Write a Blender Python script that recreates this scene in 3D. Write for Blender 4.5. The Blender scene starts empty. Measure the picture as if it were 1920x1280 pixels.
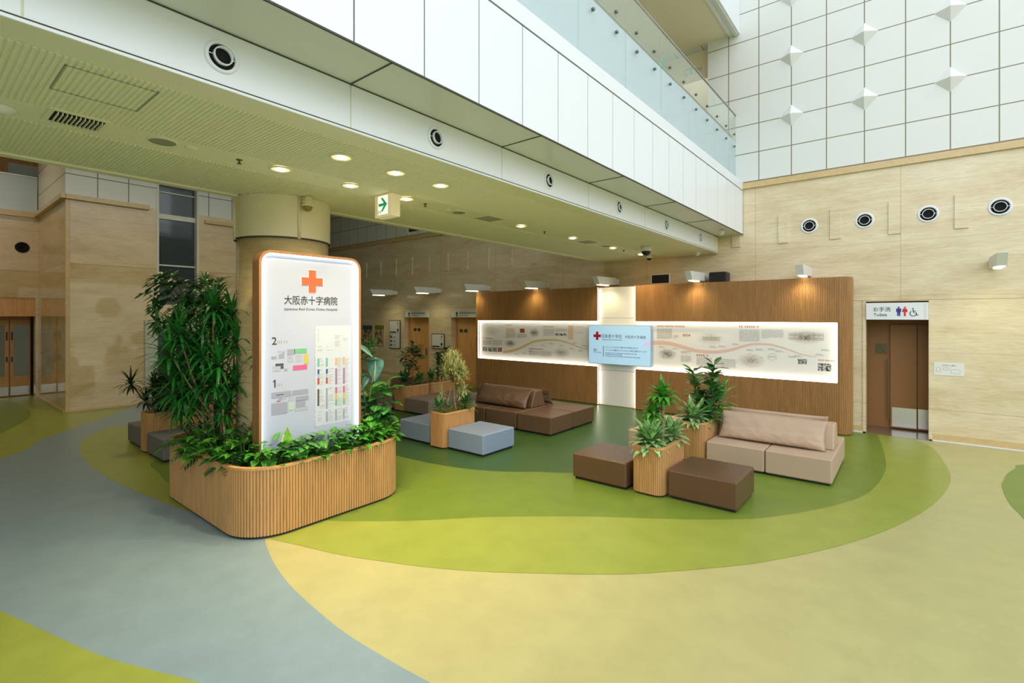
import bpy, bmesh, math, random
from mathutils import Vector, Matrix
random.seed(7)
SC = bpy.context.scene
COL = SC.collection
PI = math.pi

# ---------------------------------------------------------------- camera, sky, daylight, exposure
CAM_H = 2.4
YAW = math.atan(747 / 927)
cam_data = bpy.data.cameras.new('camera'); cam_data.sensor_width = 36; cam_data.lens = 36 * 927 / 1920
cam_data.shift_y = -46 / 1920; cam_data.clip_end = 200
cam = bpy.data.objects.new('camera', cam_data); COL.objects.link(cam)
cam.location = (0, 0, CAM_H); cam.rotation_euler = (PI / 2, 0, YAW)
SC.camera = cam

world = bpy.data.worlds.new('daylight_sky'); SC.world = world; world.use_nodes = True
wn = world.node_tree.nodes; wl = world.node_tree.links
bg = wn['Background']; bg.inputs['Strength'].default_value = 1.0
tcw = wn.new('ShaderNodeTexCoord'); sepw = wn.new('ShaderNodeSeparateXYZ'); rampw = wn.new('ShaderNodeValToRGB')
wl.new(tcw.outputs['Generated'], sepw.inputs[0])
mapw = wn.new('ShaderNodeMapRange'); mapw.inputs[1].default_value = -1; mapw.inputs[2].default_value = 1
wl.new(sepw.outputs['Z'], mapw.inputs[0]); wl.new(mapw.outputs[0], rampw.inputs[0]); wl.new(rampw.outputs[0], bg.inputs['Color'])
cr = rampw.color_ramp
cr.elements[0].position = 0.0; cr.elements[0].color = (.55, .56, .5, 1)
cr.elements[1].position = 1.0; cr.elements[1].color = (.95, 1.02, 1.14, 1)
for q, c in ((.50, (.52, .55, .44, 1)), (.535, (.62, .66, .56, 1)), (.57, (1.75, 1.84, 1.95, 1)), (.66, (1.9, 1.98, 2.1, 1)), (.8, (1.35, 1.42, 1.52, 1))):
    e = cr.elements.new(q); e.color = c

SC.view_settings.view_transform = 'Standard'; SC.view_settings.look = 'None'
SC.view_settings.gamma = 1; SC.view_settings.use_curve_mapping = False
SC.view_settings.exposure = 0.54
SC.cycles.max_bounces = 8; SC.cycles.diffuse_bounces = 5; SC.cycles.glossy_bounces = 3
SC.cycles.transmission_bounces = 4; SC.cycles.transparent_max_bounces = 8
SC.cycles.sample_clamp_indirect = 6
SC.cycles.caustics_reflective = False; SC.cycles.caustics_refractive = False

# ---------------------------------------------------------------- materials
def lin(c):
    c = c / 255
    return c / 12.92 if c <= .04045 else ((c + .055) / 1.055) ** 2.4
def rgb(*c): return (lin(c[0]), lin(c[1]), lin(c[2]), 1)
def nodes(m):
    return m.node_tree.nodes, m.node_tree.links, m.node_tree.nodes['Principled BSDF']
def mat(name, c, rough=.5, metal=0, spec=.5, noise=0, nscale=8, stretch=(1, 1, 1), bump=0, bscale=60, emit=0, coat=0):
    m = bpy.data.materials.new(name); m.use_nodes = True
    n, l, p = nodes(m)
    col = rgb(*c)
    p.inputs['Base Color'].default_value = col; p.inputs['Roughness'].default_value = rough
    p.inputs['Metallic'].default_value = metal; p.inputs['Specular IOR Level'].default_value = spec
    p.inputs['Coat Weight'].default_value = coat
    if emit:
        p.inputs['Emission Color'].default_value = col; p.inputs['Emission Strength'].default_value = emit
    if noise or bump:
        g = n.new('ShaderNodeNewGeometry'); mp = n.new('ShaderNodeMapping'); mp.inputs['Scale'].default_value = stretch
        l.new(g.outputs['Position'], mp.inputs[0])
    if noise:
        t = n.new('ShaderNodeTexNoise'); t.inputs['Scale'].default_value = nscale; t.inputs['Detail'].default_value = 5
        t.inputs['Roughness'].default_value = .65
        l.new(mp.outputs[0], t.inputs['Vector'])
        r = n.new('ShaderNodeValToRGB'); r.color_ramp.elements[0].position = .3; r.color_ramp.elements[1].position = .7
        r.color_ramp.elements[0].color = tuple(x * (1 - noise) for x in col[:3]) + (1,)
        r.color_ramp.elements[1].color = tuple(min(1, x * (1 + noise)) for x in col[:3]) + (1,)
        l.new(t.outputs['Fac'], r.inputs[0]); l.new(r.outputs[0], p.inputs['Base Color'])
    if bump:
        t2 = n.new('ShaderNodeTexNoise'); t2.inputs['Scale'].default_value = bscale; t2.inputs['Detail'].default_value = 3
        l.new(mp.outputs[0], t2.inputs['Vector'])
        b = n.new('ShaderNodeBump'); b.inputs['Strength'].default_value = bump; b.inputs['Distance'].default_value = .01
        l.new(t2.outputs['Fac'], b.inputs['Height']); l.new(b.outputs[0], p.inputs['Normal'])
    return m
def glow(name, c, s):
    m = bpy.data.materials.new(name); m.use_nodes = True; n, l, p = nodes(m)
    p.inputs['Base Color'].default_value = (0, 0, 0, 1); p.inputs['Specular IOR Level'].default_value = 0
    p.inputs['Emission Color'].default_value = c if len(c) == 4 else rgb(*c); p.inputs['Emission Strength'].default_value = s
    return m
def mth(n, l, op, a, b=None):
    x = n.new('ShaderNodeMath'); x.operation = op
    for i, v in enumerate((a, b)):
        if v is None: continue
        if isinstance(v, (int, float)): x.inputs[i].default_value = v
        else: l.new(v, x.inputs[i])
    return x.outputs[0]
def joint_lines(m, lines, c, w=1):
    """darken a surface along real joints: lines = [(axis, spacing, offset, width)]"""
    n, l, p = nodes(m)
    g = n.new('ShaderNodeNewGeometry'); s = n.new('ShaderNodeSeparateXYZ'); l.new(g.outputs['Position'], s.inputs[0])
    tot = None
    for ax, sp, off, wd in lines:
        f = mth(n, l, 'DIVIDE', mth(n, l, 'SUBTRACT', s.outputs[ax], off - wd / 2), sp)
        f = mth(n, l, 'LESS_THAN', mth(n, l, 'SUBTRACT', f, mth(n, l, 'FLOOR', f)), wd / sp)
        tot = f if tot is None else mth(n, l, 'MAXIMUM', tot, f)
    if w != 1: tot = mth(n, l, 'MULTIPLY', tot, w)
    mx = n.new('ShaderNodeMix'); mx.data_type = 'RGBA'
    src = p.inputs['Base Color']
    if src.is_linked: l.new(src.links[0].from_socket, mx.inputs['A'])
    else: mx.inputs['A'].default_value = src.default_value
    mx.inputs['B'].default_value = rgb(*c)
    l.new(tot, mx.inputs['Factor']); l.new(mx.outputs['Result'], src)
    return m
def stone(name, c1, c2, c3, rough):
    m = bpy.data.materials.new(name); m.use_nodes = True; n, l, p = nodes(m)
    g = n.new('ShaderNodeNewGeometry'); mp = n.new('ShaderNodeMapping'); mp.inputs['Scale'].default_value = (.6, .6, 2.6)
    l.new(g.outputs['Position'], mp.inputs[0])
    w = n.new('ShaderNodeTexNoise'); w.inputs['Scale'].default_value = .9; w.inputs['Detail'].default_value = 7; w.inputs['Roughness'].default_value = .62
    w.inputs['Distortion'].default_value = .8; l.new(mp.outputs[0], w.inputs['Vector'])
    r = n.new('ShaderNodeValToRGB'); cr = r.color_ramp
    cr.elements[0].position = .28; cr.elements[0].color = rgb(*c3); cr.elements[1].position = .72; cr.elements[1].color = rgb(*c1)
    e = cr.elements.new(.46); e.color = rgb(*c2)
    l.new(w.outputs['Fac'], r.inputs[0])
    mp2 = n.new('ShaderNodeMapping'); mp2.inputs['Scale'].default_value = (1.0, 1.0, 9); l.new(g.outputs['Position'], mp2.inputs[0])
    f = n.new('ShaderNodeTexNoise'); f.inputs['Scale'].default_value = 4.0; f.inputs['Detail'].default_value = 6; f.inputs['Distortion'].default_value = 1.0
    l.new(mp2.outputs[0], f.inputs['Vector'])
    r2 = n.new('ShaderNodeValToRGB'); r2.color_ramp.elements[0].position = .3; r2.color_ramp.elements[0].color = (.87, .84, .77, 1)
    r2.color_ramp.elements[1].position = .6; r2.color_ramp.elements[1].color = (1, 1, 1, 1); l.new(f.outputs['Fac'], r2.inputs[0])
    mx = n.new('ShaderNodeMix'); mx.data_type = 'RGBA'; mx.blend_type = 'MULTIPLY'; mx.inputs['Factor'].default_value = 1
    l.new(r.outputs[0], mx.inputs['A']); l.new(r2.outputs[0], mx.inputs['B']); l.new(mx.outputs['Result'], p.inputs['Base Color'])
    p.inputs['Roughness'].default_value = rough
    return m
def wood(name, c, rough=.45):
    m = mat(name, c, rough, noise=.16, nscale=6, stretch=(3, 3, .35))
    return m
def leafmat(name, c, edge=None, w=.55, rough=.38, vein=None):
    """u across the blade (0 to 1), v along it; edge colour outside w, or a pale midrib"""
    m = bpy.data.materials.new(name); m.use_nodes = True; n, l, p = nodes(m)
    p.inputs['Roughness'].default_value = rough
    p.inputs['Specular IOR Level'].default_value = .45
    g = n.new('ShaderNodeNewGeometry')
    t = n.new('ShaderNodeTexNoise'); t.inputs['Scale'].default_value = 9; t.inputs['Detail'].default_value = 2; l.new(g.outputs['Position'], t.inputs['Vector'])
    r = n.new('ShaderNodeValToRGB'); col = rgb(*c)
    r.color_ramp.elements[0].position = .3; r.color_ramp.elements[0].color = tuple(x * .6 for x in col[:3]) + (1,)
    r.color_ramp.elements[1].position = .7; r.color_ramp.elements[1].color = tuple(min(1, x * 1.35) for x in col[:3]) + (1,)
    l.new(t.outputs['Fac'], r.inputs[0]); out = r.outputs[0]
    uv = n.new('ShaderNodeUVMap'); uv.uv_map = 'uv'; s = n.new('ShaderNodeSeparateXYZ'); l.new(uv.outputs[0], s.inputs[0])
    a = mth(n, l, 'ABSOLUTE', mth(n, l, 'SUBTRACT', mth(n, l, 'MULTIPLY', s.outputs[0], 2), 1))
    def mixin(out, fac, c):
        mx = n.new('ShaderNodeMix'); mx.data_type = 'RGBA'; l.new(fac, mx.inputs['Factor']); l.new(out, mx.inputs['A']); mx.inputs['B'].default_value = rgb(*c)
        return mx.outputs['Result']
    if edge:
        t3 = n.new('ShaderNodeTexNoise'); t3.inputs['Scale'].default_value = 25; l.new(g.outputs['Position'], t3.inputs['Vector'])
        aa = mth(n, l, 'ADD', a, mth(n, l, 'MULTIPLY', mth(n, l, 'SUBTRACT', t3.outputs['Fac'], .5), .9))
        out = mixin(out, mth(n, l, 'GREATER_THAN', aa, w), edge)
    if vein:
        out = mixin(out, mth(n, l, 'LESS_THAN', a, .07), vein)
    l.new(out, p.inputs['Base Color'])
    return m

M = {}
M['floor_y'] = mat('lino_pale_yellow', (176, 172, 116), .34, spec=.32, noise=.07, nscale=3, bump=.02, bscale=200)
M['floor_l'] = mat('lino_lime', (145, 156, 66), .34, spec=.32, noise=.08, nscale=3)
M['floor_m'] = mat('lino_leaf_green', (110, 132, 48), .34, spec=.32, noise=.08, nscale=3)
M['floor_d'] = mat('lino_dark_green', (60, 92, 44), .34, spec=.32, noise=.08, nscale=3)
M['floor_o'] = mat('lino_olive', (112, 136, 52), .34, spec=.32, noise=.08, nscale=3)
M['floor_g'] = mat('lino_grey_blue', (128, 150, 154), .34, spec=.32, noise=.07, nscale=3)
M['marble'] = joint_lines(stone('travertine_wall', (233, 222, 192), (221, 206, 172), (203, 184, 144), .2),
                          [(2, 40, 2.735, .012), (2, 40, .62, .008), (0, 2.67, -.15, .008), (2, 1.1, 1.72, .004)], (176, 158, 120))
M['marble_l'] = joint_lines(stone('travertine_shaded_wall', (226, 206, 168), (214, 192, 150), (194, 168, 122), .09),
                            [(2, 40, 3.75, .012), (2, 40, 4.95, .006)], (150, 128, 92))  # same stone as the back wall, left-side shade put into its darker colour
M['marble_col'] = stone('travertine_column', (230, 212, 172), (218, 196, 150), (200, 174, 126), .15)
M['skirt'] = mat('skirting_stone', (206, 180, 130), .25, noise=.08)
M['grid_y'] = joint_lines(mat('white_cladding_panel', (222, 226, 222), .35), [(0, .667, -3.41, .02), (2, .667, 5.58, .02)], (128, 120, 98))
M['grid_x'] = joint_lines(mat('white_cladding_panel_side', (222, 226, 222), .35), [(1, .655, 2.6, .022), (2, .667, 5.34, .022)], (112, 104, 86))
M['white'] = mat('white_metal_panel', (230, 235, 240), .3)
M['white_soft'] = mat('white_paint', (226, 228, 226), .45)
M['soffit'] = mat('soffit_metal', (214, 216, 206), .28)
M['ceil'] = mat('ceiling_board', (240, 236, 206), .85, noise=.05, nscale=40, bump=.35, bscale=120)
M['ceil_s'] = mat('ceiling_paint', (238, 234, 206), .6)
M['beige'] = mat('beige_plaster', (236, 228, 202), .6)
M['joint'] = mat('dark_joint', (70, 68, 58), .7)
M['metal'] = mat('brushed_metal', (196, 194, 186), .28, metal=1)
M['collar'] = mat('painted_column_collar', (226, 218, 184), .3)
M['black'] = mat('black_plastic', (18, 18, 19), .4)
M['dark'] = mat('dark_void', (8, 8, 8), .9)
M['wood'] = wood('slatted_oak', (190, 146, 92))
M['wood_d'] = wood('display_oak', (166, 122, 72))
M['rim'] = wood('oak_rim', (196, 148, 92), .4)
M['frame'] = wood('oak_sign_frame', (148, 106, 68), .4)
M['door'] = wood('door_oak', (222, 166, 106), .35)
M['soil'] = mat('bark_mulch', (112, 66, 36), .95, noise=.5, nscale=40, bump=.8, bscale=50)
M['brown'] = mat('brown_leather', (102, 78, 58), .34, noise=.05, nscale=6, bump=.05, bscale=180)
M['brown2'] = mat('dark_brown_leather', (92, 67, 47), .38, noise=.05, nscale=6, bump=.05, bscale=180)
M['beigef'] = mat('beige_upholstery', (184, 159, 134), .75, noise=.06, nscale=90, bump=.1, bscale=400)
M['greyf'] = mat('taupe_grey_upholstery', (132, 118, 106), .75, noise=.06, nscale=90, bump=.1, bscale=400)
M['bluef'] = mat('blue_grey_upholstery', (130, 147, 170), .7, noise=.07, nscale=90, bump=.1, bscale=400)
M['slate'] = mat('slate_grey_upholstery', (112, 112, 112), .7, noise=.07, nscale=90)
M['plinth'] = mat('black_plinth', (26, 23, 20), .6)
M['panelw'] = mat('printed_white_panel', (238, 236, 230), .4)
M['signw'] = mat('lit_sign_face', (160, 170, 192), .35)
M['led'] = glow('warm_led_strip', (1, .92, .78, 1), 8)
M['led_s'] = glow('sign_led_strip', (1, .98, .94, 1), 4)
M['lampglow'] = glow('lamp_diffuser', (1, .82, .5, 1), 6)
M['bulb'] = glow('downlight_lens', (1, .86, .62, 1), 14)
M['tv'] = mat('screen_blue', (170, 208, 234), .15, emit=.36)
M['tvframe'] = mat('screen_bezel', (150, 170, 186), .3)
M['t_dark'] = mat('dark_lettering', (40, 42, 48), .6)
M['t_blue'] = mat('navy_lettering', (32, 50, 92), .6)
M['t_red'] = mat('red_print', (196, 30, 46), .6)
M['t_grey'] = mat('grey_print', (150, 148, 144), .7)
M['t_head'] = mat('rust_print', (178, 88, 72), .7)
M['emblem'] = mat('orange_emblem', (226, 88, 50), .45)
M['g'] = mat('print_grey', (134, 140, 160), .6); M['lg'] = mat('print_pale_grey', (152, 158, 176), .6)
M['dk'] = mat('print_charcoal', (67, 68, 73), .6); M['green'] = mat('print_green', (96, 160, 120), .6)
M['ltgreen'] = mat('print_pale_green', (160, 180, 160), .6); M['yel'] = mat('print_yellow', (172, 166, 73), .6)
M['pink'] = mat('print_pink', (180, 83, 128), .6); M['teal'] = mat('print_teal', (89, 160, 145), .6)
M['blue'] = mat('print_blue', (35, 72, 140), .6); M['ltblue'] = mat('print_pale_blue', (128, 166, 188), .6)
M['red'] = mat('print_red', (171, 60, 52), .6); M['orange'] = mat('print_orange', (195, 152, 96), .6)
M['purple'] = mat('print_purple', (137, 105, 153), .6); M['table'] = mat('print_table_ground', (174, 184, 198), .6)
M['exitg'] = mat('exit_green', (0, 176, 130), .5, emit=.15)
M['exitw'] = mat('lit_exit_face', (240, 226, 186), .4, emit=.12)
M['glass'] = None
def polished_below(m, z, r0, r1):
    """stone polished up to height z, honed above it"""
    n, l, p = nodes(m); g = n.new('ShaderNodeNewGeometry'); s = n.new('ShaderNodeSeparateXYZ'); l.new(g.outputs['Position'], s.inputs[0])
    f = mth(n, l, 'GREATER_THAN', s.outputs[2], z); l.new(mth(n, l, 'ADD', mth(n, l, 'MULTIPLY', f, r1 - r0), r0), p.inputs['Roughness'])
    p.inputs['Specular IOR Level'].default_value = .85
polished_below(M['marble_l'], 3.75, .035, .3)
def glassmat(name, c, alpha, rough=.03):
    m = bpy.data.materials.new(name); m.use_nodes = True; n, l, p = nodes(m)
    p.inputs['Base Color'].default_value = rgb(*c); p.inputs['Roughness'].default_value = rough; p.inputs['Alpha'].default_value = alpha
    return m
M['glass'] = glassmat('clear_glass', (218, 236, 228), .16)
M['glass_f'] = glassmat('frosted_blue_glass', (200, 216, 228), .86, .2)
M['glass_d'] = glassmat('dark_glass', (60, 72, 76), .92, .05)
M['frost'] = mat('frosted_door_glass', (150, 152, 140), .15)

def smudge(name, c, dens=1.0, sc=7):
    """a faded sketch or photograph printed on white: noise that fades towards the sheet's edges"""
    m = bpy.data.materials.new(name); m.use_nodes = True; n, l, p = nodes(m)
    p.inputs['Roughness'].default_value = .6
    tc = n.new('ShaderNodeTexCoord'); mp = n.new('ShaderNodeMapping'); mp.inputs['Location'].default_value = (-1, 0, -1); mp.inputs['Scale'].default_value = (2, 0, 2)
    l.new(tc.outputs['Generated'], mp.inputs[0])
    gr = n.new('ShaderNodeTexGradient'); gr.gradient_type = 'SPHERICAL'; l.new(mp.outputs[0], gr.inputs[0])
    t = n.new('ShaderNodeTexNoise'); t.inputs['Scale'].default_value = sc; t.inputs['Detail'].default_value = 6; t.inputs['Roughness'].default_value = .8
    g = n.new('ShaderNodeNewGeometry'); l.new(g.outputs['Position'], t.inputs['Vector'])
    f = mth(n, l, 'MULTIPLY', mth(n, l, 'MULTIPLY', gr.outputs['Fac'], 1.5 * dens), mth(n, l, 'MULTIPLY', mth(n, l, 'SUBTRACT', t.outputs['Fac'], .2), 1.8))
    f = mth(n, l, 'MINIMUM', f, 1)
    mx = n.new('ShaderNodeMix'); mx.data_type = 'RGBA'; l.new(f, mx.inputs['Factor'])
    mx.inputs['A'].default_value = rgb(238, 236, 230); mx.inputs['B'].default_value = rgb(*c)
    l.new(mx.outputs['Result'], p.inputs['Base Color'])
    return m
def photo(name, a, b, sc=22):
    m = bpy.data.materials.new(name); m.use_nodes = True; n, l, p = nodes(m)
    g = n.new('ShaderNodeNewGeometry'); t = n.new('ShaderNodeTexNoise'); t.inputs['Scale'].default_value = sc; t.inputs['Detail'].default_value = 4
    l.new(g.outputs['Position'], t.inputs['Vector']); r = n.new('ShaderNodeValToRGB'); r.color_ramp.interpolation = 'EASE'
    r.color_ramp.elements[0].position = .4; r.color_ramp.elements[0].color = rgb(*a); r.color_ramp.elements[1].position = .6; r.color_ramp.elements[1].color = rgb(*b)
    l.new(t.outputs['Fac'], r.inputs[0]); l.new(r.outputs[0], p.inputs['Base Color']); p.inputs['Roughness'].default_value = .6
    return m
M['sk'] = smudge('faded_drawing', (160, 150, 126), .6, 6); M['sk2'] = smudge('ink_drawing', (70, 60, 60), 1.0, 16)
M['sk3'] = smudge('coloured_drawing', (160, 128, 108), .8, 22); M['skb'] = smudge('building_drawing', (106, 96, 78), 1.0, 20)
M['ph'] = photo('black_white_photo', (26, 26, 26), (196, 194, 188)); M['phg'] = photo('greenish_photo', (50, 76, 70), (170, 176, 168))
M['phr'] = photo('reddish_photo', (96, 40, 36), (190, 150, 136)); M['or'] = mat('print_peach', (232, 206, 172), .6)
M['ribbon_o'] = mat('ochre_ribbon_print', (222, 190, 128), .6); M['ribbon_p'] = mat('pink_ribbon_print', (228, 194, 180), .6)

# leaves
M['lf_pothos'] = leafmat('pothos_leaf', (52, 120, 34), rough=.3, vein=(120, 170, 70))
M['lf_pothos_v'] = leafmat('variegated_pothos_leaf', (78, 146, 42), edge=(196, 206, 96), w=1.05, rough=.3)
M['lf_umb'] = leafmat('umbrella_leaf', (56, 104, 44), rough=.32, vein=(70, 110, 50))
M['lf_strap'] = leafmat('strap_leaf', (40, 116, 42), rough=.34, vein=(66, 130, 60))
M['lf_dark'] = leafmat('dark_strap_leaf', (40, 66, 32), rough=.35)
M['lf_fern'] = leafmat('fern_leaf', (40, 92, 40), rough=.5)
M['lf_fig'] = leafmat('fig_leaf', (50, 112, 46), rough=.3, vein=(120, 160, 90))
M['lf_agla'] = leafmat('silver_leaf', (152, 192, 124), edge=(52, 116, 48), w=.8, rough=.32)
M['lf_corn'] = leafmat('corn_leaf', (64, 142, 42), rough=.32, vein=(120, 176, 72))
M['lf_song'] = leafmat('song_leaf', (96, 118, 50), edge=(226, 222, 150), w=.36, rough=.4)
M['lf_croton'] = leafmat('croton_leaf', (44, 106, 44), edge=(178, 190, 84), w=.95, rough=.35)
M['lf_aloc'] = leafmat('alocasia_leaf', (84, 130, 118), rough=.3, vein=(176, 206, 190))
M['lf_bright'] = leafmat('bright_leaf', (128, 186, 66), edge=(206, 224, 150), w=.9, rough=.4)
M['stem'] = mat('woody_stem', (156, 122, 86), .7, noise=.2, nscale=30); M['stem_d'] = mat('dark_stem', (86, 66, 44), .8, noise=.25, nscale=30)
M['stem_g'] = mat('green_stem', (80, 116, 50), .6)

# ---------------------------------------------------------------- mesh builder (all vertices given in world coordinates)
class MB:
    def __init__(s): s.v = []; s.f = []; s.m = []; s.uv = []; s.has_uv = False
    def add(s, vs, fs, mi=0, uvs=None):
        o = len(s.v); s.v += [tuple(v) for v in vs]; s.f += [tuple(i + o for i in f) for f in fs]; s.m += [mi] * len(fs)
        s.uv += uvs if uvs else [(0, 0)] * len(vs)
        if uvs: s.has_uv = True
        return s
    def box(s, x0, x1, y0, y1, z0, z1, mi=0):
        v = [(x, y, z) for z in (z0, z1) for y in (y0, y1) for x in (x0, x1)]
        return s.add(v, [(0, 2, 3, 1), (4, 5, 7, 6), (0, 1, 5, 4), (2, 6, 7, 3), (0, 4, 6, 2), (1, 3, 7, 5)], mi)
    def prism(s, pts, z0, z1, mi=0, caps=True):
        n = len(pts); v = [(x, y, z0) for x, y in pts] + [(x, y, z1) for x, y in pts]
        f = [(i, (i + 1) % n, n + (i + 1) % n, n + i) for i in range(n)]
        if caps: f += [tuple(range(n))[::-1], tuple(range(n, 2 * n))]
        return s.add(v, f, mi)
    def plate(s, fr, pts, d0, d1, mi=0):
        """polygon pts (u,v) on the frame fr, from depth d0 to d1 along its normal"""
        n = len(pts); v = [fr(a, b, d0) for a, b in pts] + [fr(a, b, d1) for a, b in pts]
        f = [(i, (i + 1) % n, n + (i + 1) % n, n + i) for i in range(n)] + [tuple(range(n))[::-1], tuple(range(n, 2 * n))]
        return s.add(v, f, mi)
    def rect(s, fr, u0, v0, u1, v1, d0=0, d1=.002, mi=0):
        return s.plate(fr, [(u0, v0), (u1, v0), (u1, v1), (u0, v1)], d0, d1, mi)
    def stroke(s, fr, pts, w, d0=0, d1=.002, mi=0, w2=None):
        L = []; R = []; n = len(pts)
        for i, p in enumerate(pts):
            a = Vector(pts[max(0, i - 1)]); b = Vector(pts[min(n - 1, i + 1)]); d = (b - a).normalized(); nn = Vector((-d.y, d.x))
            ww = w if w2 is None else w + (w2 - w) * i / (n - 1)
            L.append(Vector(p) + nn * ww / 2); R.append(Vector(p) - nn * ww / 2)
        for i in range(n - 1):
            s.plate(fr, [tuple(R[i]), tuple(R[i + 1]), tuple(L[i + 1]), tuple(L[i])], d0, d1, mi)
        return s
    def disc(s, fr, u, v, r, d0=0, d1=.002, mi=0, n=20):
        return s.plate(fr, [(u + r * math.cos(2 * PI * i / n), v + r * math.sin(2 * PI * i / n)) for i in range(n)], d0, d1, mi)
    def lathe(s, c, ax, prof, n=24, mi=0, cap=True):
        """prof = [(r, h)] about axis ax through c"""
        ax = Vector(ax).normalized(); t = Vector((0, 0, 1)) if abs(ax.z) < .9 else Vector((1, 0, 0))
        e1 = ax.cross(t).normalized(); e2 = ax.cross(e1); c = Vector(c); v = []
        for r, h in prof:
            for i in range(n):
                a = 2 * PI * i / n; v.append(c + ax * h + e1 * (r * math.cos(a)) + e2 * (r * math.sin(a)))
        f = [(k * n + i, k * n + (i + 1) % n, (k + 1) * n + (i + 1) % n, (k + 1) * n + i) for k in range(len(prof) - 1) for i in range(n)]
        if cap: f += [tuple(range(n))[::-1], tuple(range((len(prof) - 1) * n, len(prof) * n))]
        return s.add(v, f, mi)
    def tube(s, pts, r, n=7, mi=0, r2=None):
        pts = [Vector(p) for p in pts]; m = len(pts); v = []
        for i, p in enumerate(pts):
            d = (pts[min(m - 1, i + 1)] - pts[max(0, i - 1)]).normalized(); t = Vector((0, 0, 1)) if abs(d.z) < .9 else Vector((1, 0, 0))
            e1 = d.cross(t).normalized(); e2 = d.cross(e1); rr = r if r2 is None else r + (r2 - r) * i / max(1, m - 1)
            v += [p + e1 * rr * math.cos(2 * PI * k / n) + e2 * rr * math.sin(2 * PI * k / n) for k in range(n)]
        f = [(k * n + i, k * n + (i + 1) % n, (k + 1) * n + (i + 1) % n, (k + 1) * n + i) for k in range(m - 1) for i in range(n)]
        f += [tuple(range(n))[::-1], tuple(range((m - 1) * n, m * n))]
        return s.add(v, f, mi)
    def text(s, fr, body, u0, v0, u1, v1, mi=0, d=.0022, keep=False, bold=.012):
        c = bpy.data.curves.new('tmp', 'FONT'); c.body = body; c.resolution_u = 2; c.offset = bold; o = bpy.data.objects.new('tmp', c); COL.objects.link(o)
        bpy.context.view_layer.update(); me = bpy.data.meshes.new_from_object(o.evaluated_get(bpy.context.evaluated_depsgraph_get()))
        xs = [q.co.x for q in me.vertices]; ys = [q.co.y for q in me.vertices]
        if xs:
            ax, bx, ay, by = min(xs), max(xs), min(ys), max(ys); su = (u1 - u0) / (bx - ax); sv = (v1 - v0) / (by - ay)
            if keep: su = sv = min(su, sv)
            s.add([fr(u0 + (q.co.x - ax) * su, v0 + (q.co.y - ay) * sv, d) for q in me.vertices], [tuple(p.vertices) for p in me.polygons], mi)
        bpy.data.objects.remove(o); bpy.data.curves.remove(c); bpy.data.meshes.remove(me)
        return s
    def leaf(s, p, d, L, W, droop=.6, shape='lance', n=5, fold=.12, mi=0, up=None):
        p = Vector(p); d = Vector(d).normalized(); vs = []; uvs = []
        up = Vector(up) if up else Vector((0, 0, 1))
        side = d.cross(up)
        side = side.normalized() if side.length > .05 else Vector((random.uniform(-1, 1), random.uniform(-1, 1), .01)).normalized()
        for i in range(n + 1):
            t = i / n
            if shape == 'lance': w = math.sin(PI * min(1, t * .97 + .03) ** .8)
            elif shape == 'strap': w = min(1, .35 + t * 4) * (1 - t ** 2.2) ** .8 if t < 1 else 0
            elif shape == 'ovate': w = math.sin(PI * (t ** .6)) if 0 < t < 1 else 0
            elif shape == 'heart': w = (math.sin(PI * t ** .5)) ** .8 if 0 < t < 1 else .05
            else: w = math.sin(PI * t ** 1.35) * (.75 + .25 * t) if 0 < t < 1 else 0.02
            w = max(w, .02) * W / 2; nrm = side.cross(d).normalized()
            vs += [p + side * w, p - nrm * fold * w * 2, p - side * w]; uvs += [(0, t), (.5, t), (1, t)]
            p = p + d * (L / n); d = (d + Vector((0, 0, -droop / n))).normalized()
        f = []
        for i in range(n): a = i * 3; f += [(a, a + 1, a + 4, a + 3), (a + 1, a + 2, a + 5, a + 4)]
        return s.add(vs, f, mi, uvs)
    def build(s, name, mats, parent=None, smooth=False, bevel=0, seg=2):
        me = bpy.data.meshes.new(name); off = Vector((0, 0, 0))
        if parent is not None:
            q = parent
            while q is not None: off += q.location; q = q.parent
        me.from_pydata([tuple(Vector(v) - off) for v in s.v], [], s.f); me.update()
        for m in (mats if isinstance(mats, (list, tuple)) else [mats]): me.materials.append(M[m] if isinstance(m, str) else m)
        me.polygons.foreach_set('material_index', s.m)
        if s.has_uv:
            ul = me.uv_layers.new(name='uv')
            for lp in me.loops: ul.data[lp.index].uv = s.uv[lp.vertex_index]
        if smooth: me.polygons.foreach_set('use_smooth', [True] * len(me.polygons))
        o = bpy.data.objects.new(name, me); COL.objects.link(o)
        if parent is not None: o.parent = parent
        if bevel:
            md = o.modifiers.new('edge', 'BEVEL'); md.width = bevel; md.segments = seg; md.limit_method = 'ANGLE'; md.harden_normals = True
            me.polygons.foreach_set('use_smooth', [True] * len(me.polygons))
        return o
def tag(o, label, cat, group=None, kind=None):
    o['label'] = label; o['category'] = cat
    if group: o['group'] = group
    if kind: o['kind'] = kind
    return o
def thing(name, label, cat, loc=(0, 0, 0), group=None, kind=None):
    o = bpy.data.objects.new(name, None); o.empty_display_size = .1; COL.objects.link(o); o.location = loc
    return tag(o, label, cat, group, kind)
def struct(o): o['kind'] = 'structure'; return o
def dup(root, loc, label, group=None):
    r = root.copy(); COL.objects.link(r); r.location = loc; r['label'] = label
    if group: r['group'] = group
    for ch in list(root.children):
        c = ch.copy(); COL.objects.link(c); c.parent = r
        for g in ch.children:
            k = g.copy(); COL.objects.link(k); k.parent = c
    return r
def FY(Y):  # frame on a wall that faces -Y: u = x, v = z
    return lambda u, v, d=0: (u, Y - d, v)
def FX(X):  # frame on a wall that faces +X: u = y, v = z
    return lambda u, v, d=0: (X + d, u, v)
def FZ(Z):  # frame on a ceiling that faces down: u = x, v = y
    return lambda u, v, d=0: (u, v, Z - d)
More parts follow.
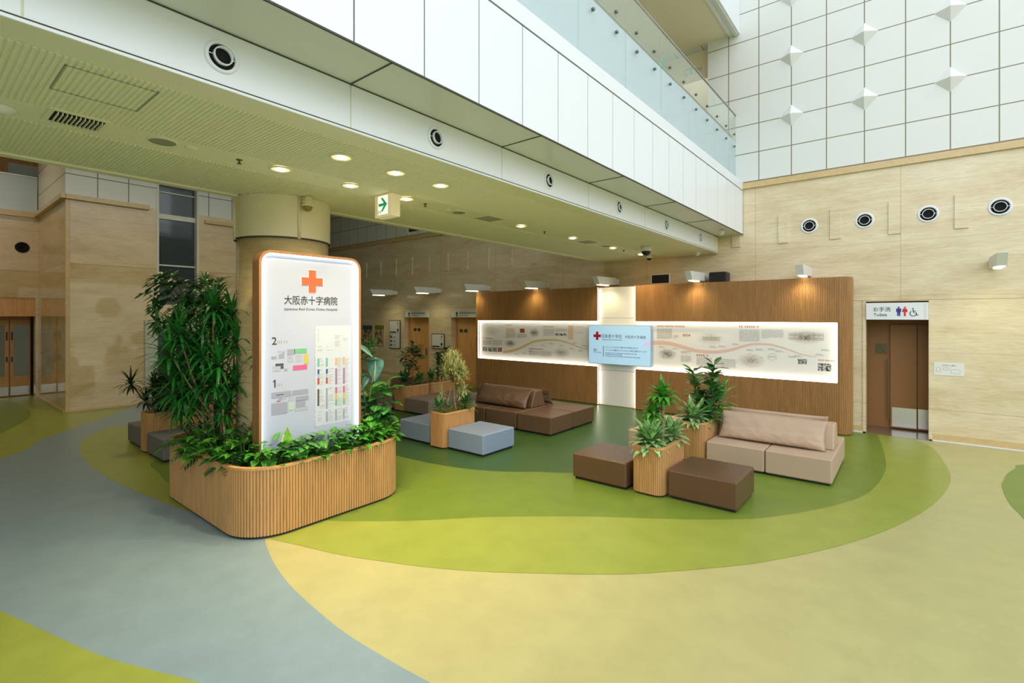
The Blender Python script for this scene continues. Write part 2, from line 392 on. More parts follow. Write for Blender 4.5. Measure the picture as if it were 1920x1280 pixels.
def arc(cx, cy, r, a0, a1, n=10): return [(cx + r * math.cos(math.radians(a0 + (a1 - a0) * i / n)), cy + r * math.sin(math.radians(a0 + (a1 - a0) * i / n))) for i in range(n + 1)]
def rr(x0, y0, x1, y1, r, n=10):
    return arc(x1 - r, y0 + r, r, -90, 0, n) + arc(x1 - r, y1 - r, r, 0, 90, n) + arc(x0 + r, y1 - r, r, 90, 180, n) + arc(x0 + r, y0 + r, r, 180, 270, n)
def fluted(path, pitch, depth, closed=True):
    """a path with narrow grooves cut every pitch, to the left-hand (inner) side"""
    P = [Vector(p) for p in path]
    if closed: P.append(P[0])
    S = [0]
    for a, b in zip(P, P[1:]): S.append(S[-1] + (b - a).length)
    tot = S[-1]; n = max(1, round(tot / pitch)); pt = tot / n
    def at(s):
        s = min(max(s, 0), tot - 1e-6); k = 0
        lo, hi = 0, len(S) - 2
        while lo < hi:
            mid = (lo + hi + 1) // 2
            if S[mid] <= s: lo = mid
            else: hi = mid - 1
        a, b = P[lo], P[lo + 1]; d = (b - a); L = d.length or 1e-9
        q = a + d * ((s - S[lo]) / L); d = d / L
        return q, Vector((-d.y, d.x))
    out = []
    for i in range(n):
        for t, dd in ((.1, 1), (.2, .1), (.5, 0), (.8, .1), (.9, 1)):
            q, nn = at((i + t) * pt); out.append(tuple(q + nn * depth * dd))
    return out
def smooth_curve(pts, k=6, closed=False):
    out = []; n = len(pts)
    rng = range(n if closed else n - 1)
    for i in rng:
        g = (lambda j: Vector(pts[j % n])) if closed else (lambda j: Vector(pts[min(max(j, 0), n - 1)]))
        p0, p1, p2, p3 = g(i - 1), g(i), g(i + 1), g(i + 2)
        for t in range(k):
            t /= k
            out.append(tuple(.5 * ((2 * p1) + (p2 - p0) * t + (2 * p0 - 5 * p1 + 4 * p2 - p3) * t * t + (3 * p1 - p0 - 3 * p2 + p3) * t ** 3)))
    if not closed: out.append(tuple(pts[-1]))
    return out
# ================================================================ THE SETTING
WY = 12.56            # face of the back wall
# floor and its inlaid curves
fl = struct(MB().add([(-30, -9, 0), (14, -9, 0), (14, 14.5, 0), (-30, 14.5, 0)], [(0, 1, 2, 3)]).build('floor', 'floor_y'))
def inlay(name, pts, m, z):
    o = MB().add([(x, y, z) for x, y in pts], [tuple(range(len(pts)))]).build(name, m, fl); return o
C_graytop = [(-11.4, .3), (-12.24, 1.3), (-13.24, 1.75), (-14.01, 2.32), (-14.76, 2.91), (-15.3, 3.3), (-16.3, 3.95), (-17.5, 4.7)]
inlay('floor_inlay', smooth_curve(C_graytop) + [(-17.5, 12), (-30, 12), (-30, -9), (-11, -9)], 'floor_l', .0006)
gr = [(-5.58, 2.53), (-5.51, 2.51), (-5.16, 2.39), (-4.71, 2.27), (-4.32, 2.2), (-3.93, 2.16), (-3.4, 2.13), (-2.91, 2.15), (-2.46, 2.19), (-1.6, 2.3), (-.6, 2.6), (.6, 3.1)]
inlay('floor_inlay', smooth_curve(gr) + [(2, 2), (2, -9), (-11, -9)] + smooth_curve(C_graytop) + [(-17.5, 12), (-9, 12), (-9, 3)], 'floor_g', .0012)
inlay('floor_inlay', smooth_curve([(-9, -.9), (-7.2, .1), (-5.79, .52), (-5.12, .71), (-4.41, .92), (-3.61, 1.25), (-2.95, 1.5), (-2.6, 1.2), (-2.7, .4), (-3.6, -1.2), (-5, -3), (-8, -5)]) + [(-12, -6)], 'floor_l', .0018)
lime = [(-13.2, 4.6), (-13.57, 3.14), (-13.41, 2.8), (-12.91, 2.41), (-12.31, 2.18), (-11.83, 2.08), (-11.16, 1.99), (-10.44, 1.94), (-9.94, 1.94), (-9.26, 1.96), (-8.69, 2.01), (-8.14, 2.07), (-7.73, 2.13), (-7.1, 2.22), (-6.41, 2.33),
        (-5.89, 2.42), (-5.4, 2.52), (-5.01, 2.64), (-4.47, 2.8), (-4.02, 2.99), (-3.61, 3.18), (-3.16, 3.44), (-2.75, 3.73), (-2.23, 4.12), (-1.86, 4.46), (-1.31, 5.07), (-1.05, 5.42), (-.75, 5.89), (-.47, 6.4), (-.22, 6.95), (.01, 7.57),
        (.23, 8.32), (.38, 9.07), (.46, 9.71), (.47, 10.2), (.43, 10.89), (.34, 11.75), (.22, 12.18), (.04, 12.56)]
inlay('floor_inlay', smooth_curve(lime, 4) + [(-16, 12.56), (-14, 8)], 'floor_l', .0024)
midl = [(-10.4, 4.4), (-9.9, 2.85), (-9.61, 2.57), (-9.26, 2.53), (-8.85, 2.49), (-8.39, 2.45), (-7.5, 2.5), (-6.2, 2.75), (-5.37, 3.16), (-4.91, 3.5), (-4.45, 3.91), (-4.01, 4.37), (-3.53, 4.79), (-3.03, 5.19), (-2.51, 5.55), (-2.0, 5.91), (-1.51, 6.32),
        (-1.28, 6.6), (-1.05, 6.94), (-.74, 7.5), (-.5, 8.1), (-.37, 8.8), (-.31, 9.57), (-.31, 10.18), (-.39, 11.25), (-.52, 12.56)]
inlay('floor_inlay', smooth_curve(midl, 4) + [(-14, 12.56), (-11.5, 7.5)], 'floor_m', .003)
dark = [(-9.6, 6.1), (-8.4, 5.55), (-7.6, 5.43), (-6.98, 5.41), (-6.21, 5.46), (-5.59, 5.59), (-5.17, 5.75), (-4.81, 5.96), (-4.48, 6.22), (-4.06, 6.5), (-3.5, 7.2), (-2.9, 8.2), (-2.5, 9.3), (-2.3, 10.6), (-2.5, 12.0)]
inlay('floor_inlay', smooth_curve(dark, 4) + [(-12, 12.0), (-11, 8.5)], 'floor_d', .0036)
inlay('floor_inlay', smooth_curve([(-14.2, 1.0), (-14.63, 1.32), (-15.08, 1.52), (-15.41, 1.66), (-16.04, 1.88), (-16.84, 2.04), (-17.77, 2.1), (-19.19, 2.06), (-20.3, 1.9)]) + [(-20.3, -2), (-16, -2)], 'floor_o', .0036)
inlay('floor_inlay', smooth_curve([(2.6, 12.4), (1.44, 11.47), (1.3, 11.11), (1.16, 10.66), (1.08, 10.27), (1.02, 9.92), (1.0, 9.62), (.99, 9.25), (1.0, 8.88), (1.03, 8.63), (1.15, 7.9), (1.7, 6.8)]) + [(6, 6), (6, 12.4)], 'floor_o', .0036)
# skirting line in front of the lift doors
# back wall: stone below, white panels above
TX0, TX1, TZ = -.72, .28, 2.72
A0, A1, B0, B1, DZ = -15.6, -14.15, -12.95, -11.45, 2.63
w = MB()
for x0, x1 in ((-26, A0), (A1, B0), (B1, TX0), (TX1, 9)): w.box(x0, x1, WY, WY + .3, 0, 5.57)
for x0, x1, z in ((A0, A1, DZ), (B0, B1, DZ), (TX0, TX1, TZ)): w.box(x0, x1, WY, WY + .3, z, 5.57)
wb = struct(w.build('wall_back', 'marble'))
for k in range(-16, 4):
    x = -2.24 + k * .996
    MB().box(x - .1, x + .1, WY - .03, WY + .01, 4.065, 4.71).build('stone_tab', 'marble', wb, bevel=.004)
struct(MB().box(-26, 9, WY - .05, WY + .01, 5.42, 5.55).build('trim_1', 'skirt'))
bs = MB()
for x0, x1 in ((-26, A0), (A1, B0), (B1, TX0), (TX1, 9)): bs.box(x0, x1, WY - .012, WY + .01, .03, .15)
struct(bs.build('baseboard_back', 'skirt'))
bs = MB()
for x0, x1 in ((-26, A0), (A1, B0), (B1, TX0), (TX1, 9)): bs.box(x0, x1, WY - .02, WY, .003, .03)
struct(bs.build('trim_2', 'white_soft'))
w = MB()
w.box(-26, -5.4, WY - .01, WY + .3, 5.57, 9.17).box(-3.9, 9, WY - .01, WY + .3, 5.57, 9.17).box(-26, 9, WY - .01, WY + .3, 9.17, 17)
wu = struct(w.build('wall_back_upper', 'grid_y'))
for z in (6.915, 8.247, 9.58):
    for x in (-2.077, -.743, .59, 1.925):
        r = .235
        MB().add([(x - r, WY - .012, z), (x, WY - .012, z - r), (x + r, WY - .012, z), (x, WY - .012, z + r), (x, WY - .17, z)], [(0, 1, 4), (1, 2, 4), (2, 3, 4), (3, 0, 4)]).build('pyramid_boss', 'white_soft', wu)
w = MB()
w.box(-5.4, -3.9, WY + 1.4, WY + 1.5, 5.57, 9.17).box(-5.5, -5.4, WY, WY + 1.5, 5.57, 9.17).box(-3.9, -3.8, WY + .3, WY + 1.5, 5.57, 9.17).box(-5.38, -3.92, WY + .25, WY + .3, 8.45, 9.16)
struct(w.build('wall_passage_upper', 'beige'))
# recesses behind the two wooden doors and the toilet entrance
w = MB()
for x0, x1 in ((A0, A1), (B0, B1)):
    w.box(x0 - .05, x1 + .05, WY + .3, WY + .34, 0, DZ + .05)
    w.box(x0, x0 + .05, WY + .2, WY + .3, 0, DZ).box(x1 - .28, x1, WY + .2, WY + .3, 0, DZ).box(x0, x1, WY + .2, WY + .3, 2.42, DZ)
struct(w.build('wall_lobby_recess', 'door'))
M['tobrown'] = mat('toilet_lobby_panel', (164, 114, 62), .45); M['tofloor'] = mat('toilet_lobby_floor', (126, 106, 84), .18, noise=.05)
w = MB().box(-1.6, TX0 - .02, WY + .95, WY + 1.0, 0, 3).box(TX0 - .02, 1.4, WY + .95, WY + 1.0, 0, 3).box(-1.65, -1.6, WY + .3, WY + 1, 0, 3).box(1.4, 1.45, WY + .3, WY + 1, 0, 3).box(-1.6, 1.4, WY + .3, WY + 1, 2.5, 2.55)
wt = struct(w.build('wall_toilet_lobby', 'tobrown'))
struct(MB().box(-1.6, 1.4, WY, WY + 1, .001, .004).build('floor_toilet_lobby', 'tofloor'))
tm = MB()
tm.box(TX0 - .05, TX0 + .004, WY - .02, WY + .3, 0, TZ + .04).box(TX1 - .004, TX1 + .05, WY - .02, WY + .3, 0, TZ + .04).box(TX0, TX1, WY - .02, WY + .3, TZ - .004, TZ + .04)
struct(tm.build('trim_3', 'marble'))
d = struct(MB().box(-.34, .105, WY + .87, WY + .92, .02, 2.235).build('door_1', 'tobrown', bevel=.004))
MB().rect(FY(WY + .87), -.31, .05, .1, .46, 0, .003).build('kick_plate', 'metal', d)
MB().box(-.375, -.345, WY + .82, WY + .85, .2, 1.51).build('door_handle', mat('brown_reflection_handle', (112, 92, 64), .4, metal=.6), d)  # metal handle, the brown it reflects is put into its colour
d2 = struct(MB().box(.118, .7, WY + .9, WY + .94, .02, 2.235).build('door_2', 'tobrown', bevel=.004))
MB().rect(FY(WY + .9), .125, .05, .4, .46, 0, .003).build('kick_plate', 'metal', d2)
# two wooden doors on the back wall
for k, (x0, x1) in enumerate(((A0, A1), (B0, B1))):
    dd = struct(MB().box(x0 + .06, x1 - .29, WY + .24, WY + .29, .01, 2.41).build('door_%d' % (k + 3), 'door', bevel=.006))
    MB().box(x1 - .4, x1 - .37, WY + .18, WY + .24, .95, 1.2).build('door_handle', 'metal', dd)
# left stone block with its window slot and glass door, ledge, white panels above
BX = -16.48; BY0 = 2.62
w = MB().box(-20.3, BX, BY0, 4.59, 0, 5.43).box(-20.3, BX, 5.57, 9, 0, 5.43).box(-20.3, BX, 4.59, 5.57, 0, 2.75)
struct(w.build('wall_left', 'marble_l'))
w = MB().box(-20.3, BX, BY0, 4.59, 5.43, 9.17).box(-20.3, BX, 5.57, 9, 5.43, 9.17)
struct(w.build('wall_left_upper', 'grid_x'))
struct(MB().box(-20.3, BX + .1, BY0 - .1, BY0, 5.36, 5.48).box(BX, BX + .1, BY0 + .001, 4.36, 5.36, 5.48).box(BX, BX + .1, 5.75, 9, 5.2, 5.3).build('trim_4', 'skirt', bevel=.01))
struct(MB().box(BX, BX + .012, BY0 - .012, 4.28, 0, .05).box(-20.3, BX + .012, BY0 - .03, BY0, 0, .05).build('baseboard_left', 'skirt'))
struct(MB().box(BX, BX + .015, BY0 + .0, BY0 + .09, 0, 5.36).build('trim_5', 'skirt', bevel=.006))
wi = struct(MB().box(BX - .2, BX - .18, 4.59, 5.57, 2.75, 9.17).build('window_1', 'glass_d'))
MB().box(BX - .24, BX + .02, 4.55, 4.6, 2.75, 9.17).box(BX - .24, BX + .02, 5.55, 5.6, 2.75, 9.17).box(BX - .24, BX - .12, 4.6, 5.56, 5.2, 5.34).box(BX - .24, BX - .14, 4.6, 5.56, 3.86, 3.9).box(BX - .24, BX - .14, 4.6, 5.56, 5.95, 5.98).build('window_frame', 'soffit', wi)
struct(MB().box(-17.6, -17.5, 4.4, 5.8, 2.6, 9.17).build('wall_behind_window', 'slate'))
d = struct(MB().box(BX, BX + .06, 4.28, 5.7, .02, 2.27).box(BX, BX + .08, 4.26, 4.33, .0, 2.3).build('door_5', mat('pale_door_frame', (188, 196, 178), .4), bevel=.005))
MB().box(BX + .06, BX + .07, 4.56, 4.86, .2, 2.0).box(BX + .06, BX + .07, 5.0, 5.6, .2, 2.0).build('window_pane', 'glass_d', d)
# recess beyond the block
RX = -20.3
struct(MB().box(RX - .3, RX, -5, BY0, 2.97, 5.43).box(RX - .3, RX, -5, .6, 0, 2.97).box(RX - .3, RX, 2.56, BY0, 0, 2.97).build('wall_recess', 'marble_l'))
struct(MB().box(RX - .9, RX - .02, .6, 2.56, 2.42, 2.97).build('trim_6', 'door'))
struct(MB().box(RX - .92, RX - .86, .6, 2.56, 0, 2.42).build('wall_recess_back', 'door'))
for k, (y0, y1) in enumerate(((1.16, 2.08), (2.1, 2.54))):
    d = struct(MB().box(RX - .82, RX - .76, y0, y1, .02, 2.32).build('door_%d' % (6 + k), 'door', bevel=.005))
    MB().box(RX - .76, RX - .75, y0 + (.1 if k == 0 else .08), y1 - (.09 if k == 0 else .03), .62, 2.16).build('window_pane', 'frost', d)
    MB().box(RX - .76, RX - .75, y0 + .01, y1 - .01, .04, .3).build('kick_plate', 'metal', d)
    yy = 2.03 if k == 0 else 2.14
    MB().box(RX - .75, RX - .71, yy - .015, yy + .015, 1.7, 1.95).box(RX - .75, RX - .71, yy - .015, yy + .015, 1.05, 1.2).build('door_handle', 'black', d)
struct(MB().box(-24, RX - .3, -5, 9, 5.2, 5.43).build('slab_recess', 'skirt'))
struct(MB().box(RX - .02, RX + .06, -5, BY0, 5.34, 5.5).build('trim_7', 'skirt'))
struct(MB().box(-22.6, -22.5, -5, 9, 5.43, 9.17).build('wall_upper_corridor', 'door'))
M['winlit'] = mat('frosted_lit_window', (150, 160, 150), .4, emit=.06)
for k, (y0, y1) in enumerate(((1.0, 2.0), (2.2, 3.2))):
    wi = struct(MB().box(-22.5, -22.48, y0, y1, 6.65, 7.35).build('window_%d' % (k + 2), 'winlit'))
    MB().box(-22.5, -22.46, y0 - .06, y0, 6.6, 7.4).box(-22.5, -22.46, y1, y1 + .06, 6.6, 7.4).box(-22.5, -22.46, y0, y1, 6.95, 6.99).build('window_frame', 'door', wi)
# high dark window on the back wall
wi = struct(MB().box(-15.3, -13.7, WY - .02, WY - .012, 5.72, 7.4).build('window_4', 'glass_d'))
MB().box(-15.42, -15.3, WY - .06, WY - .01, 5.66, 7.5).box(-13.7, -13.62, WY - .06, WY - .01, 5.66, 7.5).build('window_frame', 'white', wi)
# slabs overhead and outer walls; left roof and rear wall are added light blockers
struct(MB().box(-7, -3.4, -9, WY - .012, 9.17, 9.5).build('ceiling_upper', 'beige'))
struct(MB().box(-26, -7.9, -9, 14.5, 9.6, 9.9).build('ceiling_added_left', 'beige'))  # unseen roof, its edge set to cut the skylight on the left
struct(MB().box(-3.4, -3.16, -9, WY - .02, 9.13, 17).build('wall_gallery_upper', 'white'))
struct(MB().box(-3.27, -3.2, -9, WY - .02, 9.09, 9.125).build('trim_8', 'soffit'))
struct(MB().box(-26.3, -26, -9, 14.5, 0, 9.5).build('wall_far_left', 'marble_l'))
struct(MB().box(-26, -2.0, -6.3, -6, 0, 9.5).build('wall_added_rear', 'marble_l'))  # unseen wall added to keep daylight off the left floor
struct(MB().box(-26, 14, 14.5, 14.8, 0, 9.5).build('wall_service', 'beige'))
# ---------------------------------------------------------------- the bridge
CZ = 3.97
struct(MB().box(-6.75, -3.66, -6, WY - .003, CZ, 5.57).build('slab_bridge', 'ceil_s'))
cl = struct(MB().box(-6.75, -3.65, -6, WY - .003, CZ - .012, CZ).build('ceiling', 'ceil'))
struct(MB().box(-6.8, -6.68, -6, WY - .003, CZ - .03, CZ + .02).box(-3.84, -3.645, -6, WY - .003, CZ - .02, CZ - .004).build('trim_9', 'ceil_s'))
def ribs(x0, x1, y0=-1.5, y1=12.5, p=.034, d=.009):
    vs = []; fs = []; n = int((y1 - y0) / p); zc = CZ - .012
    for i in range(n):
        y = y0 + i * p
        for dy, dz in ((0, 0), (p * .28, 0), (p * .42, -d), (p * .86, -d)):
            for x in (x0, x1): vs.append((x, y + dy, zc - .001 + dz))
    for i in range(len(vs) // 2 - 1): a = 2 * i; fs.append((a, a + 1, a + 3, a + 2))
    b = MB().add(vs, fs)
    for i in range(n):
        a = 8 * i
        b.add([vs[a + 2], vs[a + 4], vs[a + 6], (x0, y0 + (i + 1) * p, zc - .001)], [(0, 1, 2, 3)]).add([vs[a + 3], vs[a + 5], vs[a + 7], (x1, y0 + (i + 1) * p, zc - .001)], [(0, 1, 2, 3)])
    return b.build('ribbed_board', 'ceil', cl)
ribs(-4.98, -3.93); ribs(-6.6, -5.46)
Y0 = .41 - 1.967 * 3
w = MB(); j = MB()
for k in range(10):
    y = Y0 + 1.967 * k; y1 = min(y + 1.967, WY - .003)
    if y > 12: break
    w.box(-3.668, -3.65, y + .006, y1 - .006, 3.984, 4.342)
    j.box(-3.65, -3.09, y - .006, y + .006, 4.346, 4.352)
struct(w.build('wall_bridge_lower', 'white'))
struct(MB().box(-3.675, -3.64, -6, WY - .003, 3.952, 3.97).build('trim_10', 'white'))
struct(MB().box(-3.67, -3.652, -6, WY - .003, 3.97, 3.984).build('trim_11', 'joint'))
struct(MB().box(-3.66, -3.11, -6, WY - .003, 4.352, 5.57).build('slab_fascia', 'soffit'))
j.box(-3.66, -3.645, -6, WY - .003, 4.342, 4.356).box(-3.1, -3.085, -6, WY - .003, 4.346, 4.36)
struct(j.build('trim_12', 'joint'))
w = MB()
y = 2.04 - .656 * 9
while y < WY - .05:
    w.box(-3.11, -3.09, y + .007, min(y + .649, WY - .003), 4.36, 5.375); y += .656
struct(w.build('wall_bridge', 'white'))
struct(MB().box(-3.11, -3.1, -6, WY - .003, 4.36, 5.4).build('trim_13', 'joint'))
struct(MB().box(-3.14, -3.085, -6, WY - .003, 5.392, 5.585).build('trim_14', 'white'))
# round column
cb = MB().lathe((-6.7, 3.32, 0), (0, 0, 1), [(.575, 0), (.575, 3.42)], 64)
co = struct(cb.build('column', 'marble_col', smooth=False)); co.data.polygons.foreach_set('use_smooth', [len(p.vertices) == 4 for p in co.data.polygons])
cc = MB().lathe((-6.7, 3.32, 0), (0, 0, 1), [(.6, 3.42), (.6, 3.95)], 64, cap=False).build('column_collar', 'collar', co, smooth=True)
MB().lathe((-6.7, 3.32, 0), (0, 0, 1), [(.57, 3.405), (.602, 3.405), (.602, 3.42), (.57, 3.42)], 64, cap=False).lathe((-6.7, 3.32, 0), (0, 0, 1), [(.57, 3.95), (.602, 3.95), (.602, 3.97), (.57, 3.97)], 64, cap=False).build('column_joint', 'joint', co)
for a in (-9, 171, 81, -99):
    q = Vector((-6.7 + .6 * math.cos(math.radians(a)), 3.32 + .6 * math.sin(math.radians(a)), 0))
    MB().tube([q + Vector((0, 0, 3.4)), q + Vector((0, 0, 3.96))], .022, 8).build('joint_cover', 'collar', co, smooth=True)
# glazed front of the atrium, off to the right of the picture
w = MB()
for y in range(-8, 15, 3): w.box(9, 9.12, y, y + .12, 0, 17)
for z in (0.05, 2.6, 5.2, 8.4, 11.6, 14.8): w.box(9, 9.12, -9, 14.5, z, z + .1)
struct(w.build('window_5', 'white_soft'))
# ================================================================ FURNITURE
# upholstered square seats
SZ = .86
def seat(name, label, m, loc, group, w=SZ, d=SZ):
    t = thing(name, label, 'seat', loc, group)
    x, y = loc[0], loc[1]
    MB().box(x, x + w, y, y + d, .035, .38).build('cushion', m, t, bevel=.022, seg=3)
    MB().box(x + .03, x + w - .03, y + .03, y + d - .03, 0, .035).build('plinth', 'plinth', t)
    return t
GB = 'square seats around the planters'
# front row by the viewer
s = seat('square_seat', 'dark brown leather square seat, left of the nearest slatted planter', 'brown2', (-3.91, 6.29, 0), GB)
dup(s, (-2.5, 6.39, 0), 'dark brown leather square seat nearest the viewer, right of the front planter')
s = seat('square_seat', 'blue-grey fabric square seat right of the variegated tree planter', 'bluef', (-6.53, 6.25, 0), GB)
dup(s, (-7.88, 6.23, 0), 'blue-grey fabric square seat left of the variegated tree planter')
# beige sofa group: two rows back to back
s = seat('sofa_seat', 'beige sofa seat under the left half of the front beige pillow', 'beigef', (-2.59, 8.25, 0), 'beige sofa seats')
for x, y, l in ((-1.72, 8.25, 'beige sofa seat at the right end, nearest the viewer'), (-2.59, 9.13, 'beige sofa seat behind the beige backrest, left one'),
                (-1.72, 9.13, 'beige sofa seat behind the beige backrest, right one'), (-3.95, 8.22, 'beige seat half hidden behind the corn plant planter'),
                (-3.95, 9.1, 'beige seat behind the half hidden beige seat, nearer the display wall')):
    dup(s, (x, y, 0), l)
# brown sofa group in front of the display wall
s = seat('sofa_seat', 'brown leather sofa seat at the front right corner of the brown group', 'brown', (-6.46, 8.18, 0), 'brown leather sofa seats')
for x, y, l in ((-7.35, 8.18, 'brown leather sofa seat right below the middle of the brown pillow'), (-8.24, 8.18, 'brown leather sofa seat at the left end under the brown pillow'),
                (-6.46, 9.06, 'brown leather sofa seat at the right end closest to the display wall'), (-7.35, 9.06, 'brown leather sofa seat behind the brown backrest by the wall'),
                (-8.24, 9.06, 'brown leather sofa seat behind the left end of the brown backrest')):
    dup(s, (x, y, 0), l)
# taupe group far back
s = seat('square_seat', 'taupe seat right of the far planter with the small tree, front one', 'greyf', (-9.86, 7.98, 0), 'taupe seats far back')
for x, y, l in ((-9.86, 8.86, 'taupe seat right of the far planters, the one nearer the doors'), (-11.3, 8.0, 'taupe seat left of the far planter with the small tree'),
                (-10.1, 6.22, 'taupe seat mostly hidden behind the directory sign greenery')):
    dup(s, (x, y, 0), l)
s = seat('square_seat', 'slate grey seat right of the dark-leaved planter, beside the large planter', 'slate', (-10.4, 2.72, 0), 'slate grey seats on the left')
dup(s, (-11.7, 2.76, 0), 'slate grey seat left of the dark-leaved planter near the stone block')

# wedge backrests, back to back, and long pillows
def wedge(name, label, m, x0, x1, yc, side, z=.38):
    """side -1: leans towards the viewer's side of the seam yc"""
    prof = [(.005, .0), (.27, 0), (.265, .03), (.15, .345), (.125, .37), (.005, .37)]
    v = []; n = len(prof)
    for x in (x0, x1): v += [(x, yc + side * a, z + b) for a, b in prof]
    f = [(i, (i + 1) % n, n + (i + 1) % n, n + i) for i in range(n)] + [tuple(range(n))[::-1], tuple(range(n, 2 * n))]
    if side > 0: f = [q[::-1] for q in f]
    o = MB().add(v, f).build(name, m, bevel=.034, seg=4)
    return tag(o, label, 'backrest', 'wedge backrests')
wedge('wedge_backrest', 'beige wedge backrest behind the front beige pillow', 'beigef', -2.57, -.9, 9.12, -1)
wedge('wedge_backrest', 'beige wedge backrest on the display wall side of the beige sofa', 'beigef', -2.57, -.9, 9.12, 1)
wedge('wedge_backrest', 'brown leather wedge backrest on the viewer side of the brown sofa', 'brown', -8.22, -6.52, 9.05, -1)
wedge('wedge_backrest', 'brown leather wedge backrest on the wall side of the brown sofa', 'brown', -8.22, -6.52, 9.05, 1)
wedge('wedge_backrest', 'taupe brown wedge backrest on the seat behind the alocasia leaf', 'brown', -11.35, -10.45, 8.86, -1)
def pillow(name, label, m, x0, x1, y, z0, z1, lean, T=.2, seed=1, side=-1):
    rnd = random.Random(seed); ph = [rnd.uniform(0, 6) for _ in range(8)]
    from mathutils import noise as nz
    nu, nv = 64, 18; v = []; f = []
    L = x1 - x0; Hh = z1 - z0
    for sgn in (1, -1):
        for j in range(nv + 1):
            for i in range(nu + 1):
                u = -1 + 2 * i / nu; q = -1 + 2 * j / nv
                e = max(0, 1 - abs(u) ** 4.5) ** .7 * max(0, 1 - abs(q) ** 2.3) ** .62
                # edges drawn in between the pointed corners
                uu = u * (1 - .04 * (1 - q * q)); qq = q * (1 - .06 * (1 - u ** 6))
                edge = abs(u) ** 4
                wr = .010 * edge * math.sin(q * 13 + ph[0] + 3 * u) + .016 * nz.noise((u * 4 + seed * 7, q * 1.5, .3)) + .012 * nz.noise((u * 9 + q * 3 + seed * 3, q * 3, 2.1)) * max(0, .6 - q)
                th = (T / 2 * e * (1 - .25 * q) + wr * min(1, e * 2)) * (1.15 if q < 0 else .95)
                yy = side * -sgn * -th if False else sgn * th
                v.append((x0 + L * (uu + 1) / 2, y + side * sgn * th - side * lean * (qq + 1) / 2, z0 + Hh * (qq + 1) / 2))
    k = (nu + 1) * (nv + 1)
    for o in (0, k):
        for j in range(nv):
            for i in range(nu):
                a = o + j * (nu + 1) + i; q = (a, a + 1, a + nu + 2, a + nu + 1)
                f.append(q if (o == 0) == (side < 0) else q[::-1])
    o = MB().add(v, f).build(name, m, smooth=True)
    bm = bmesh.new(); bm.from_mesh(o.data); bmesh.ops.remove_doubles(bm, verts=bm.verts, dist=.0008); bmesh.ops.recalc_face_normals(bm, faces=bm.faces); bm.to_mesh(o.data); bm.free()
    return tag(o, label, 'pillow', 'long sofa pillows')
pillow('long_pillow', 'long beige pillow leaning on the viewer side of the beige backrest', 'beigef', -2.53, -.98, 8.67, .385, .81, .24, seed=3)
pillow('long_pillow', 'long beige pillow peeping out behind the beige backrest', 'beigef', -2.57, -1.02, 9.54, .385, .8, .17, seed=4, side=1)
pillow('long_pillow', 'long brown leather pillow leaning on the brown backrest', 'brown', -8.05, -6.53, 8.58, .385, .8, .24, seed=5)
pillow('long_pillow', 'brown leather pillow on the wall side of the brown backrest', 'brown', -8.1, -6.4, 9.47, .385, .75, .17, seed=6, side=1)

# slatted planters
def planter(name, label, x0, y0, x1, y1, z, r, m='wood', group=None, pitch=.034, rimw=.03, hole=None):
    t = thing(name, label, 'planter', (x0, y0, 0), group); name_big = group is None
    out = rr(x0, y0, x1, y1, r, 12); inn = rr(x0 + .05, y0 + .05, x1 - .05, y1 - .05, max(.02, r - .05), 12)
    b = MB(); b.prism(fluted(out, pitch if name_big else .025, .016 if name_big else .012), .03, z - .03, caps=False)
    b.build('slatted_side', m, t)
    o2 = rr(x0 - .004, y0 - .004, x1 + .004, y1 + .004, r, 12); n = len(o2)
    v = [(a, b_, z - .03) for a, b_ in o2] + [(a, b_, z) for a, b_ in o2] + [(a, b_, z) for a, b_ in inn] + [(a, b_, z - .16) for a, b_ in inn]
    f = [(k * n + i, k * n + (i + 1) % n, (k + 1) * n + (i + 1) % n, (k + 1) * n + i) for k in range(3) for i in range(n)]
    MB().add(v, f).build('rim', 'rim', t, bevel=.004)
    MB().prism(rr(x0 + .02, y0 + .02, x1 - .02, y1 - .02, r, 12), 0, .03).build('plinth', 'plinth', t)
    sv = [(a, b_, z - .09) for a, b_ in inn]
    MB().add(sv, [tuple(range(n))]).build('soil', 'soil', t)
    return t
planter('slatted_planter', 'large rounded slatted oak planter around the column and directory sign', -8.05, 2.25, -5.36, 4.42, .775, .48)
GP = 'narrow slatted planters between the seats'
planter('slatted_planter', 'narrow slatted planter holding the corn plant, nearest the viewer', -2.99, 6.3, -2.54, 7.2, .66, .12, group=GP)
planter('slatted_planter', 'narrow slatted planter at the left end of the beige sofa', -3.05, 8.22, -2.61, 10.0, .66, .12, group=GP)
planter('slatted_planter', 'narrow slatted planter with the variegated tree between blue-grey seats', -6.99, 6.17, -6.55, 7.05, .65, .12, group=GP)
planter('slatted_planter', 'far slatted planter with the small dark tree, left of the taupe seats', -10.41, 8.0, -9.89, 8.84, .65, .12, group=GP)
planter('slatted_planter', 'far slatted planter behind the small dark tree, nearer the doors', -10.41, 8.88, -9.89, 9.8, .65, .12, group=GP)
planter('slatted_planter', 'slatted planter between the slate grey seats on the left', -10.82, 2.72, -10.42, 4.3, .7, .12, group=GP)

